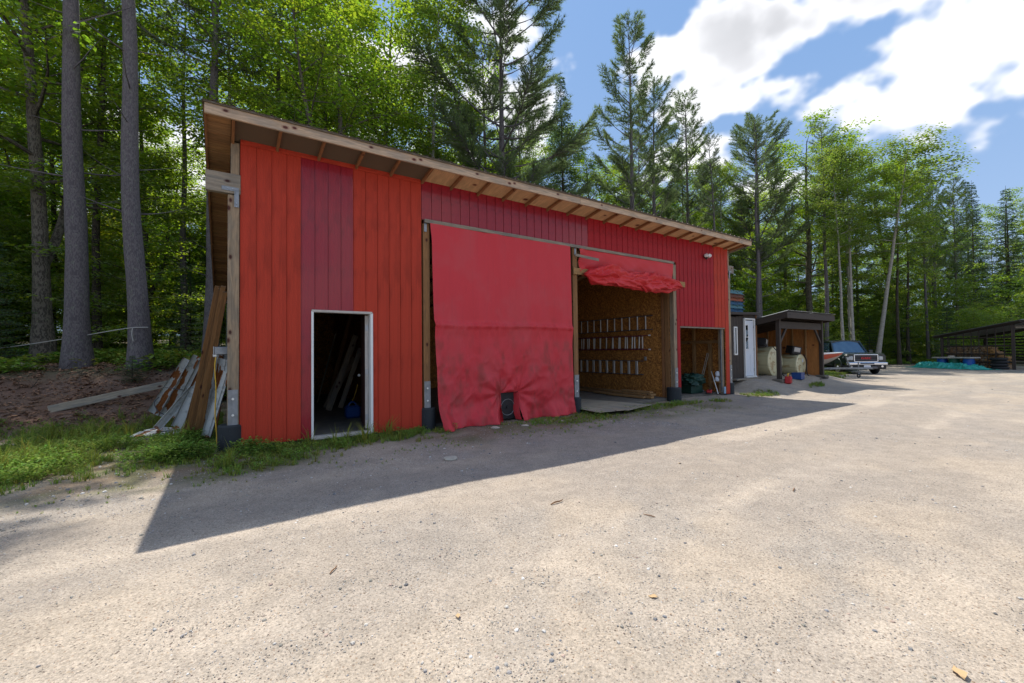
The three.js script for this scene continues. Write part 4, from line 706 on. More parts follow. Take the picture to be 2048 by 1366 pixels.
// ---------- tarpaulins ----------
{
  // closed curtain: hangs from the header, hem lies on the ground, an opening cut low in the middle
  const hx0 = 4.80, hx1 = 5.27, hy0 = 0.05, hy1 = 0.60, nx = 132, ny = 120;
  const xs = [], ys = []; for (let i = 0; i <= nx; i++) xs.push(i / nx); for (let j = 0; j <= ny; j++) ys.push(j / ny);
  const X0 = 3.31, X1 = 6.825, Y1 = 3.955; const snap = (a, v) => { let k = 0; a.forEach((q, i) => { if (Math.abs(q - v) < Math.abs(a[k] - v)) k = i; }); a[k] = v; return k; };
  const iL = snap(xs, (hx0 - X0) / (X1 - X0)), iR = snap(xs, (hx1 - X0) / (X1 - X0)), jB = snap(ys, hy0 / Y1), jT = snap(ys, hy1 / Y1);
  const g = sheet(nx, ny, (_, __, i, j) => {
    const s = xs[i], t = ys[j]; let x = X0 + s * (X1 - X0), y = 0.015 + t * (Y1 - 0.015);
    const low = 1 - t;
    x += 0.10 * low * (1 - s) * (1 - s) - 0.02 * Math.sin(t * 3.14) * (1 - s) + 0.03 * low * low * s * s + 0.03 * (1 - s) * Math.exp(-(((t - 1) / 0.06) ** 2)) * -1;
    let z = 0.055 + 0.05 * low;
    // soft vertical folds and the slack between fixings at the top
    z += 0.032 * low * Math.sin(s * 17 + 2.2 * Math.sin(t * 2.2) + 1) + 0.022 * low * Math.sin(s * 41 + t * 4) + 0.010 * Math.sin(s * 6.2 + t * 2) + (fbm(s * 9, t * 5, 3, 4) - 0.5) * 0.055 * (0.25 + low);
    z += 0.035 * Math.exp(-(((s - 0.42 - 0.10 * (1 - t)) / 0.035) ** 2)) * t * sstep(0.35, 0.9, t);
    const slack = 0.012 * Math.abs(Math.sin(s * 9.4)); if (j === ny) y -= slack; z += slack * sstep(0.8, 1, t);
    // stitched, puckered seam at half height
    const ds = (y - 2.02 + 0.012 * Math.sin(s * 7)) / 0.045; z += 0.045 * Math.exp(-ds * ds) * (0.5 + 1.0 * noise3(s * 42, 2, 0)) ; z += 0.018 * sstep(0.5, -0.6, ds) * sstep(-6, -1, ds) ; z += 0.016 * Math.exp(-(((y - 1.9) / 0.12) ** 2)) * (noise3(s * 60, y * 3, 4) - 0.5) * 2;
    { const rg = 1 - Math.min(1, Math.abs(fbm(s * 7 + t * 4, t * 7 - s * 3, 17, 3) - 0.5) * 7), rg2 = 1 - Math.min(1, Math.abs(fbm(s * 13 - t * 5, t * 11, 23, 2) - 0.5) * 8); z += (0.018 * rg * rg + 0.009 * rg2 * rg2) * sstep(2.0, 0.9, y); }
    // creases that run to the corners of the opening
    for (const [cx, cy] of [[hx0, hy1], [hx1, hy1]]) { const dx = x - cx, dy = y - cy, d = Math.hypot(dx, dy), a = Math.atan2(dy, dx); z += 0.030 * Math.sin(a * 9 + cx * 5) * Math.exp(-d / 0.75) * sstep(0, 0.2, d); }
    // the hem kicks out and gathers on the ground
    const foot = sstep(0.55, 0.0, y); z += foot * foot * (0.13 + 0.06 * Math.sin(s * 23 + 1) + 0.05 * Math.sin(s * 57)) + 0.07 * foot * (fbm(s * 22, t * 20, 8, 3) - 0.5) + 0.10 * foot * Math.exp(-(((s - 0.03) / 0.05) ** 2));
    z -= 0.10 * sstep(0.5, 0.1, y) * Math.exp(-(((x - 5.9) / 0.35) ** 2));
    if (y < 0.12) y = Math.max(H(x, z) + 0.012, y * 0.8);
    return [x, y, z];
  }, (i, j) => !(i >= iL && i < iR && j < jT), (s, t, p) => [(p[0] - X0) / (X1 - X0), p[1] / Y1]);
  const t = thing('tarpaulin_curtain', 'closed red tarpaulin curtain with a stained lower half hanging over the left bay', 'tarpaulin', [0, 0, 0]);
  part(t, 'curtain', g, M.tarpRed);
  // edges of the opening folded inwards
  for (const [x, s] of [[hx0, 1], [hx1, -1]]) part(t, 'folded_edge', sheet(4, 14, (u, v) => [x + s * u * (0.05 + 0.02 * v) + s * 0.02 * Math.sin(v * 6) * (1 - v), 0.03 + v * 0.57, 0.10 + 0.12 * (1 - v) * (1 - v) - u * 0.16], null), M.tarpRed);
}
{
  const b = thing('fan_box', 'black box with a round ring in the cut-out of the closed red curtain', 'fan', [5.04, 0.02, -0.06]);
  part(b, 'housing', cb(0.56, 0.60, 0.20, 0.015, 1), M.blackPlastic, [0, 0.31, -0.06]);
  part(b, 'ring', new THREE.TorusGeometry(0.17, 0.005, 8, 40), M.steelGrey, [0.02, 0.27, 0.048]);
  part(b, 'hub', new THREE.CylinderGeometry(0.03, 0.035, 0.02, 18).rotateX(Math.PI / 2), M.blackPlastic, [0.02, 0.27, 0.05]);
  part(b, 'screw', new THREE.CylinderGeometry(0.012, 0.012, 0.012, 10).rotateX(Math.PI / 2), M.bolt, [-0.21, 0.53, 0.042]);
}
{
  // rolled-up curtain over the right bay: flat flap above, twisted bunch below
  const t = thing('rolled_tarpaulin', 'red tarpaulin bunched up on a rail above the open right bay', 'tarpaulin', [0, 0, 0]);
  const nT = 60, bot = [[7.15, 3.26], [7.5, 3.08], [8.1, 3.05], [8.6, 3.08], [9.05, 3.05], [9.6, 2.99], [10.1, 3.05], [10.55, 3.14], [10.8, 3.12]], top = [[7.15, 3.34], [7.5, 3.47], [7.98, 3.67], [8.3, 3.55], [8.6, 3.47], [9.0, 3.54], [9.4, 3.55], [9.85, 3.60], [10.1, 3.52], [10.5, 3.46], [10.8, 3.40]];
  const pick = (a, x) => { for (let i = 1; i < a.length; i++) if (x <= a[i][0]) { const q = (x - a[i - 1][0]) / (a[i][0] - a[i - 1][0]); return lerp(a[i - 1][1], a[i][1], q * q * (3 - 2 * q)); } return a[a.length - 1][1]; };
  part(t, 'flap', sheet(nT, 18, (s, q) => { const x = 7.13 + s * 3.64, y = 3.95 - q * (0.62 + 0.08 * Math.sin(s * 9)) - 0.01 * Math.abs(Math.sin(s * 12)); let z = 0.05 - 0.02 * q + (fbm(s * 8, q * 2, 5, 3) - 0.5) * 0.07 * (0.4 + q) + 0.018 * Math.sin(s * 30 + q * 9) * q; if (s < 0.12) z += 0.05 * Math.sin((q + s * 5) * 9) * (0.12 - s) * 6; return [x, y, z]; }), M.tarpBunch);
  const tri = (q) => Math.abs(((q % 1) + 1) % 1 - 0.5) * 2;
  const fold = (s, a) => { const w = fbm(s * 6, a * 0.7, 9, 3), w2 = fbm(s * 14, a * 1.5, 15, 2); return 0.60 * Math.pow(tri(s * 2.3 + a * 0.38 + 1.5 * w), 1.2) + 0.30 * tri(s * 5.2 - a * 0.45 + 2.0 * w) + 0.10 * tri(s * 11 + a * 0.8 + 3 * w2); };
  const g = sheet(300, 90, (s, v) => {
    const x = 7.17 + s * 3.62, a = v * 2 * Math.PI, yb = pick(bot, x), yt = pick(top, x), cy = (yb + yt) / 2, hy = (yt - yb) / 2, end = Math.min(1, 0.5 + Math.min(s, 1 - s) * 9), f = fold(s, Math.min(a, 6.283 - a) * 1.6);
    return [x + 0.07 * Math.sin(a * 2 + s * 20) + 0.06 * (f - 0.5), cy + hy * Math.sin(a) * (0.70 + 0.42 * f) * end, 0.20 + Math.cos(a) * (0.17 + 0.04 * Math.sin(s * 11)) * end * (0.35 + 1.05 * f)];
  });
  part(t, 'bunch', g, M.tarpBunch);
}
// ---------- left of the barn: leaning boards, scrap metal, cord, fallen plank, rope ----------
{
  // brown boards leaning on the corner of the barn
  const tilt = [[-0.50, -1.52, -0.075, -0.95, 2.62], [-0.44, -1.46, -0.03, -0.80, 2.56], [-0.385, -1.44, 0.005, -0.78, 2.60], [-0.335, -1.40, 0.03, -0.70, 2.50], [-0.56, -1.75, -0.10, -1.15, 2.10]];
  const words = ['leftmost', 'second from the left', 'middle', 'second from the barn', 'shortest and lowest'];
  tilt.forEach(([x0, z0, x1, z1, y1], i) => {
    const y0 = H(x0, z0) + 0.02, { L, mid, rot } = between([x0, y0, z0], [x1, y1, z1]);
    solo('leaning_board', 'brown timber board leaning on the barn corner, the ' + words[i], 'board', cb(0.07, Math.round(L * 100) / 100, 0.13, 0.004, 1, i), M.lumber[i % 3], mid, rot, 'brown boards leaning on the barn');
  });
  // channels of scrap metal leaning farther back
  const channel = (w0, d, L) => { const w = w0 * 1.3; const key = ['ch', w, d, L].join(); if (!cache.has(key)) { const pr = [[-w / 2, d], [-w / 2 + 0.006, 0], [-w * 0.16, 0], [-w * 0.13, d * 0.4], [w * 0.13, d * 0.4], [w * 0.16, 0], [w / 2 - 0.006, 0], [w / 2, d]], pos = [], uv = [], idx = []; pr.forEach(([x, z], i) => { pos.push(x, -L / 2, z, x, L / 2, z); uv.push(x * 1.3 + L, 0, x * 1.3 + L, L * 0.7); if (i) { const b = i * 2; idx.push(b - 2, b, b + 1, b - 2, b + 1, b - 1); } }); cache.set(key, geoOf(pos, idx, uv, false)); } return cache.get(key); };
  const leanSheet = (w, d, a, b, spin, label, mat = M.scrap, name = 'scrap_metal_channel') => { const { L, mid, rot } = between(a, b), m = solo(name, label, 'scrap metal', channel(w, d, Math.round(L * 100) / 100), mat, mid, rot, 'scrap metal beside the barn'); m.rotateY(spin); return m; };
  leanSheet(0.26, 0.04, [-1.17, 0.22, -4.1], [-0.53, 1.34, -3.45], -0.2, 'pale rust-blotched metal channel, leftmost of the scrap heap');
  leanSheet(0.24, 0.05, [-0.93, 0.22, -3.9], [-0.36, 1.42, -3.2], -0.15, 'pale grey metal channel next to the leftmost rusty one');
  leanSheet(0.30, 0.04, [-0.70, 0.16, -3.2], [-0.20, 1.30, -2.7], -0.3, 'dull metal channel in the middle of the scrap heap');
  leanSheet(0.10, 0.03, [-1.02, 0.12, -2.65], [-0.33, 1.05, -2.4], 0.3, 'narrow pale metal strip slanting across the scrap heap');
  leanSheet(0.20, 0.04, [-0.66, 0.13, -2.3], [-0.22, 1.22, -2.0], -0.4, 'rust-brown metal channel just left of the leaning boards');
  leanSheet(0.22, 0.04, [-0.30, 0.12, -1.9], [-0.02, 1.50, -1.5], -0.5, 'rusty metal channel right of the leaning boards');
  leanSheet(0.14, 0.03, [-0.16, 0.12, -1.3], [0.03, 1.40, -1.0], -0.6, 'dark metal strip between the boards and the corner post');
  leanSheet(0.12, 0.03, [-0.22, 0.12, -1.05], [0.05, 1.20, -0.75], -0.6, 'short metal strip leaning nearest the corner post');
  const flat = (w, L, x, z, turn, label, lift, mat = M.scrap) => { const m = solo('scrap_metal_sheet', label, 'scrap metal', cb(w, 0.012, L, 0.003, 2, 2), mat, [x, H(x, z) + lift, z], [0.05, turn, 0.04], 'scrap metal beside the barn'); return m; };
  flat(0.34, 1.0, -0.86, -2.55, 1.25, 'flat grey metal sheet lying lowest in front of the scrap heap', 0.025); flat(0.22, 0.8, -0.62, -2.72, 1.5, 'flat metal sheet lying on top of the lowest one', 0.07); flat(0.30, 0.5, -0.98, -3.0, 0.7, 'bent grey metal sheet lying at the back of the flat ones', 0.06);
  const wire = pipe([[0, 0, 0], [0.05, 0.20, 0.02], [-0.10, 0.34, 0.05], [-0.16, 0.52, 0.02], [-0.09, 0.62, 0]], 0.009, 6, 24);
  solo('bent_wire', 'thick bent wire sticking up at the left of the scrap heap', 'wire', wire, M.railDark, [-0.98, H(-0.98, -3.55) + 0.05, -3.55]);
  solo('bent_wire', 'loop of wire hanging over the pale metal channels', 'wire', pipe([[-0.2, 0.28, 0], [0, 0.24, 0.06], [0.2, 0.16, 0.02], [0.22, 0, 0], [0.1, -0.12, 0], [-0.05, -0.1, 0.04]], 0.008, 6, 28), M.railDark, [-0.78, 0.55, -3.4]);
}
{
  const b = thing('electrical_box', 'grey electrical box on the left side of the corner post', 'electrical box', [-0.04, 1.54, -0.30]);
  part(b, 'box', cb(0.20, 0.12, 0.10, 0.008, 0), M.galv, [0.03, 0, 0]); part(b, 'cover', cb(0.012, 0.13, 0.11, 0.004, 1), M.steelGrey, [-0.075, 0, 0]); part(b, 'plug', cb(0.05, 0.05, 0.05, 0.01), M.white, [-0.06, -0.07, 0.02]);
  solo('extension_cord', 'yellow extension cord hanging beside the corner post into the weeds', 'cord', pipe([[-0.085, 1.47, -0.28], [-0.10, 1.30, -0.26], [-0.085, 0.95, -0.27], [-0.095, 0.6, -0.26], [-0.075, 0.3, -0.24], [-0.06, 0.12, -0.2], [0.02, 0.11, -0.02]], 0.009, 7, 50), M.yellowCord);
  const a = [-3.06, H(-3.06, -5.35) + 0.05, -5.35], c = [-1.0, 0.80, -5.75], q = between(a, c);
  solo('fallen_plank', 'long weathered grey plank lying across the bank left of the scrap heap', 'plank', cb(0.16, 2.2 > q.L ? Math.round(q.L * 100) / 100 : Math.round(q.L * 100) / 100, 0.05, 0.006, 1, 3), M.oldBoard, q.mid, q.rot);
  // rope tied to the pine, running off to the left
  const r = thing('rope_line', 'thin grey rope strung from the pine trunk to the left edge', 'rope', [0, 0, 0]);
  part(r, 'rope', pipe([[-9.5, 1.35, -15.5], [-5.6, 1.72, -11.6], [-3.6, 1.98, -9.3], [-2.0, 2.24, -7.86], [-1.72, 2.25, -7.82]], 0.012, 5, 40), M.rope); part(r, 'loose_end', pipe([[-2.05, 2.22, -7.82], [-2.06, 2.05, -7.80], [-2.03, 1.86, -7.80]], 0.014, 5, 10), M.rope);
}
// dead branches on the bank
{
  const R = rng(55), stick = (seed) => { const r = rng(seed), W = new Wood(), b = bough(r, V3(0, 0, 0), 0, 0.05, 1, 0, 6, 0.35); W.tube(b, b.map((_, i) => 0.02 * (1 - i / 8)), 6); for (let k = 0; k < 4; k++) { const t = bough(r, along(b, 0.25 + r() * 0.6), (r() - 0.5) * 2.4, 0.2 + r() * 0.4, 0.3 + r() * 0.3, 0, 3, 0.4); W.tube(t, [0.010, 0.008, 0.005, 0.003], 4); } return W.geo(); };
  const g = [stick(1), stick(2), stick(3)];
  const w = ['crooked dead branch low on the red bank, leftmost', 'dead branch lying on the bank below the thick grey pine', 'dead branch high on the bank near the forked maple', 'small dead branch on the bank above the long plank', 'dead twigs on the bank left of the small fir', 'dead branch at the foot of the rope-tied pine'];
  [[-4.3, -6.2, 0.9, 1.1], [-2.8, -6.6, 2.2, 0.9], [-4.6, -8.0, 0.4, 1.3], [-2.2, -6.0, 4.0, 0.6], [-3.0, -7.4, 5.2, 0.8], [-1.5, -7.3, 1.4, 0.9]].forEach(([x, z, a, s], i) => { const m = solo('dead_branch', w[i], 'branch', g[i % 3], M.barkDark, [x, H(x, z) + 0.03, z], [0, a, 0], 'dead branches on the bank'); m.scale.setScalar(s); });
  const lg = new Wood(); lg.tube([V3(0, 0, 0), V3(0.3, 0.02, 0.01), V3(0.6, 0, 0), V3(0.9, -0.03, 0.02)], [0.07, 0.075, 0.06, 0.05], 9);
  solo('log', 'grey weathered log lying high on the bank below the forked maple', 'log', lg.geo(), M.greyWood, [-4.45, H(-4.2, -9.0) + 0.07, -9.1], [0, -0.9, -0.1]);
}
// stones, leaves and sticks one can pick out on the yard
{
  const st = [[2.62, 2.235, 0.10, 'pale flat stone alone on the gravel in the barn shadow'], [4.35, 0.62, 0.09, 'pale flat stone in front of the closed curtain, left'], [4.95, 0.78, 0.08, 'pale flat stone in front of the closed curtain, below the cut-out'], [5.9, 0.75, 0.06, 'small pale stone in front of the closed curtain, right'], [7.15, 0.22, 0.07, 'white stone in the weeds at the foot of the post between the bays'], [14.6, 0.5, 0.07, 'small stone on the gravel ramp by the right corner']];
  st.forEach(([x, z, s, l], i) => { const m = solo('flat_stone', l, 'stone', rockGeo(20 + i, 2, 0.32), M.stone, [x, H(x, z) + s * 0.12, z], [0, i, 0], 'pale stones near the barn'); m.scale.setScalar(s); });
  const leafG = (() => { const pos = [], idx = []; for (let i = 0; i <= 8; i++) { const t = i / 8, w = 0.032 * Math.sin(Math.PI * Math.min(1, t * 1.02)) * (i % 2 ? 1.12 : 0.9); pos.push(-0.06 + t * 0.12, 0.012 * Math.sin(t * 5), -w, -0.06 + t * 0.12, 0.004 + 0.010 * Math.sin(t * 5 + 1), 0, -0.06 + t * 0.12, 0.014 * Math.sin(t * 4 + 0.5) + 0.006, w); if (i) { const b = i * 3; for (const k of [0, 1]) idx.push(b - 3 + k, b - 2 + k, b + k, b - 2 + k, b + 1 + k, b + k); } } return geoOf(pos, idx, null); })();
  const leafM = std({ color: lin(0.46, 0.31, 0.16), roughness: 0.8, side: THREE.DoubleSide });
  [[2.80, 7.18, 0.6, 0.75, 'dry tan leaf on the gravel at the bottom right'], [2.15, 6.0, 2.2, 0.45, 'small pale leaf on the sand in the middle foreground'], [1.1, 5.5, 1.2, 0.4, 'small brown leaf on the sand left of the middle'], [5.0, 4.2, 0.3, 0.5, 'dry leaf on the sunlit yard right of the barn shadow']].forEach(([x, z, a, s, l]) => { const m = solo('dry_leaf', l, 'leaf', leafG, leafM, [x, H(x, z) + 0.008, z], [0.05, a, 0.05], 'dry leaves on the yard'); m.scale.setScalar(s); });
  const sg = new Wood(); sg.tube([V3(0, 0, 0), V3(0.06, 0.008, 0.005), V3(0.12, 0.004, 0.015), V3(0.17, 0.006, 0.012)], [0.006, 0.008, 0.007, 0.004], 6); const sG = sg.geo(), sM = std({ color: lin(0.22, 0.11, 0.05), roughness: 0.9 });
  [[2.62, 4.45, 0.2, 1, 'brown stick on the sand just outside the barn shadow'], [0.6, 4.6, 1.0, 0.6, 'short twig on the sunlit sand at the left'], [3.2, 5.2, 2.0, 0.6, 'short twig on the sand right of the middle'], [4.9, 5.6, 0.4, 0.7, 'short twig on the stony ground at the right']].forEach(([x, z, a, s, l]) => { const m = solo('stick', l, 'stick', sG, sM, [x, H(x, z) + 0.008, z], [0, a, 0], 'sticks on the yard'); m.scale.setScalar(s); });
}
// ---------- inside the barn ----------
{
  // three ladders hung on the chipboard partition of the right bay
  const ladder = (label, y0, y1, z0, z1, n, rungW, rungD, railM, rungM, x = 10.80) => {
    const t = thing('ladder', label, 'ladder', [x, y0, z0], 0, 'ladders hung on the chipboard wall'), L = z0 - z1, w = y1 - y0;
    for (const y of [0, w]) part(t, 'rail', cb(0.03, 0.028, L + 0.25, 0.004, 2), railM, [0, y, -L / 2]);
    for (let k = 0; k < n; k++) part(t, 'rung', cb(rungD, w, rungW, 0.003, 1), rungM, [-0.012, w / 2, -0.12 - k * (L - 0.2) / (n - 1)]);
    return t;
  };
  ladder('topmost ladder with nine thin rungs on the chipboard wall', 2.10, 2.52, -0.85, -3.9, 10, 0.032, 0.03, M.railDark, M.alu);
  ladder('lowest ladder with broad flat steps on the chipboard wall', 0.71, 1.13, -1.22, -3.95, 9, 0.085, 0.03, M.railDark, M.alu);
  const m = ladder('middle extension ladder with doubled rungs and dark red rails on the chipboard wall', 1.49, 1.92, -0.98, -3.9, 10, 0.034, 0.03, M.fibreRail, M.alu);
  for (let k = 0; k < 10; k++) part(m, 'rung', cb(0.03, 0.40, 0.032, 0.003, 1), M.alu, [-0.07, 0.215, -0.20 - k * 0.275], [0.05, 0, 0]);
  for (const y of [0.02, 0.41]) part(m, 'rail', cb(0.03, 0.028, 2.9, 0.004, 2), M.fibreRail, [-0.07, y, -1.5]);
  for (const y of [0.0, 0.43]) part(m, 'end_cap', cb(0.04, 0.04, 0.07, 0.008, 2), M.white, [0, y, 0.13]);
  const o = thing('outlet_box', 'small grey outlet box on the chipboard wall', 'outlet', [10.835, 1.21, -1.04]); part(o, 'box', cb(0.04, 0.12, 0.09, 0.006, 1), M.galv); part(o, 'face_plate', cb(0.006, 0.11, 0.075, 0.002, 1), M.steelGrey, [-0.022, 0, 0]);
  // boards lying along the foot of that wall
  const rows = [[10.60, 0.11, -0.75, -4.2, 0.14, 'wall side'], [10.44, 0.11, -0.62, -3.6, 0.14, 'second from the wall'], [10.28, 0.11, -0.35, -2.6, 0.14, 'third from the wall'], [10.10, 0.11, -0.50, -1.9, 0.12, 'outermost on the floor'], [10.52, 0.155, -0.45, -2.4, 0.15, 'on top near the wall'], [10.36, 0.155, -0.40, -1.9, 0.14, 'on top in the middle'], [10.46, 0.20, -0.52, -1.6, 0.14, 'topmost of the pile'], [10.62, 0.155, -1.3, -4.4, 0.12, 'on top, reaching deepest into the bay']];
  rows.forEach(([x, y, z0, z1, w, l], i) => solo('pine_board', 'pine board lying in the open right bay, ' + l, 'board', cb(w, 0.05, z0 - z1, 0.004, 2, i), M.newPine[i % 2], [x - 0.15, 0.09 + (y - 0.11) * 1.3 + 0.03, (z0 + z1) / 2 + 0.1], [0, 0.03 * ((i * 37) % 7 - 3) * 0.4, 0.02], 'pine boards on the floor of the right bay'));
  solo('plywood_sheet', 'grey plywood sheet lying on the ground at the mouth of the right bay', 'plywood', cb(1.3, 0.018, 2.3, 0.003, 2), M.oldBoard, [8.1, 0.092, -0.35], [0, 0.25, 0]);
  solo('plywood_sheet', 'second dark grey sheet beside the plywood at the mouth of the right bay', 'plywood', cb(0.9, 0.012, 1.6, 0.003, 2, 3), M.oldBoard, [7.55, 0.086, 0.0], [0, -0.12, 0]);
}
{
  // behind the walk-through doorway
  const lean = (a, b, w, t, m, l, i) => { const q = between(a, b); return solo('leaning_plank', l, 'plank', cb(w, Math.round(q.L * 100) / 100, t, 0.004, 1, i), m, q.mid, q.rot, 'planks leaning inside the dark doorway'); };
  lean([2.11, 0.10, -3.4], [2.98, 1.95, -4.3], 0.14, 0.03, M.oldBoard, 'longest pale plank leaning inside the dark doorway', 1);
  lean([2.16, 0.10, -4.0], [3.05, 1.75, -4.7], 0.13, 0.03, M.oldBoard, 'pale plank leaning behind the longest one inside the doorway', 2);
  lean([2.45, 0.10, -3.7], [3.08, 1.60, -4.2], 0.12, 0.03, M.oldBoard, 'short pale plank leaning rightmost inside the doorway', 3);
  lean([2.35, 0.10, -4.7], [3.02, 2.6, -5.0], 0.10, 0.04, M.lumber[0], 'tall brown plank leaning deepest inside the doorway', 4);
  lean([2.2, 0.10, -5.4], [2.62, 2.05, -5.0], 0.03, 0.03, M.oldBoard, 'thin pale stick leaning leftmost inside the doorway', 5);
  lean([2.30, 0.10, -4.35], [3.06, 1.35, -4.9], 0.13, 0.03, M.oldBoard, 'plank leaning low at the back inside the doorway', 6);
  const j = thing('blue_jug', 'blue plastic jug standing on the floor inside the doorway', 'jug', [2.30, 0.097, -1.85]);
  part(j, 'body', cb(0.30, 0.26, 0.22, 0.035, 1), M.bluePlastic, [0, 0.135, 0]); part(j, 'handle', new THREE.TorusGeometry(0.075, 0.018, 8, 18, Math.PI), M.bluePlastic, [0, 0.262, 0]); part(j, 'cap', new THREE.CylinderGeometry(0.032, 0.032, 0.03, 16), M.blackPlastic, [0.10, 0.278, 0.05]);
  solo('thin_rod', 'thin yellowish rod leaning over the blue jug inside the doorway', 'rod', pipe([[2.25, 0.33, -1.95], [2.40, 0.52, -2.1], [2.50, 0.78, -2.2]], 0.009, 6, 14), M.yellowCord);
}
{
  // low bay at the right end
  const b = thing('green_bundle', 'dark green tarpaulin bundle on a green crate in the low right bay', 'bundle', [12.75, 0.05, -0.75]);
  part(b, 'crate', cb(0.62, 0.30, 0.42, 0.02, 0), M.greenTarp, [0, 0.15, 0]);
  part(b, 'bundle', sheet(40, 24, (u, v) => { const a = u * 6.283, e = (v - 0.5) * 3.14, f = 0.62 + 0.85 * Math.abs(fbm(Math.cos(a) * 2.6 + 4, Math.sin(a) * 2.6 + 3, v * 7, 3) - 0.5) * 2.2; return [Math.cos(a) * Math.cos(e) * 0.60 * f, 0.42 + Math.sin(e) * 0.24 * f, Math.sin(a) * Math.cos(e) * 0.42 * f]; }), M.greenTarp);
  const s = thing('floor_jack', 'small red trolley jack on the ground in the low right bay', 'jack', [12.95, 0.055, -0.25], 0.5); part(s, 'body', cb(0.34, 0.09, 0.16, 0.02, 0), M.redPlastic, [0, 0.075, 0]); part(s, 'handle', pipe([[-0.1, 0.12, 0], [-0.35, 0.17, 0.05], [-0.6, 0.22, 0.05]], 0.014, 6, 10), M.railDark); for (const x of [-0.12, 0.12]) for (const z of [-0.09, 0.09]) part(s, 'wheel', new THREE.CylinderGeometry(0.035, 0.035, 0.025, 12).rotateX(Math.PI / 2), M.blackPlastic, [x, 0.036, z]);
  const q = between([13.02, 0.06, 0.0], [13.36, 0.74, -0.42]); solo('metal_pole', 'pale metal pole leaning at the right side of the low bay', 'pole', new THREE.CylinderGeometry(0.014, 0.016, q.L, 10), M.alu, q.mid, q.rot);
  const t = thing('water_bottles', 'two pale plastic bottles on the shelf of the low right bay', 'bottles', [13.42, 0.42, -0.26]); for (const [y, z] of [[0, 0], [0.17, 0.02]]) part(t, 'bottle', new THREE.LatheGeometry([[0.001, 0], [0.07, 0.002], [0.075, 0.03], [0.072, 0.11], [0.045, 0.15], [0.03, 0.165], [0.001, 0.167]].map((p) => new THREE.Vector2(...p)), 16), M.whiteDoor, [0, y, z]); part(t, 'shelf', cb(0.22, 0.02, 0.3, 0.003, 2), M.newPine[0], [0, -0.012, 0]);
  for (const [i, z, l] of [[0, -0.82, 'shovel handle leaning on the chipboard in the low bay, left one'], [1, -0.76, 'rake handle leaning on the chipboard in the low bay, right one']]) { const k = between([13.28, 0.06, z - 0.05], [13.60, 1.35, z + 0.12]); const h = thing(i ? 'rake' : 'shovel', l, i ? 'rake' : 'shovel', [0, 0, 0]); part(h, 'handle', new THREE.CylinderGeometry(0.014, 0.016, k.L, 9), M.oldBoard, k.mid, k.rot); part(h, i ? 'rake_head' : 'blade', i ? cb(0.03, 0.05, 0.3, 0.004, 2) : cb(0.02, 0.28, 0.2, 0.01, 1), M.steelGrey, [13.29, i ? 0.10 : 0.2, z - 0.05], [0, 0, -0.2]); }
  solo('blue_board', 'pale blue board standing at the right jamb of the low bay', 'board', cb(0.09, 0.22, 0.03, 0.004, 1), std({ color: lin(0.26, 0.42, 0.56), roughness: 0.6 }), [13.45, 0.15, -0.025]);
}
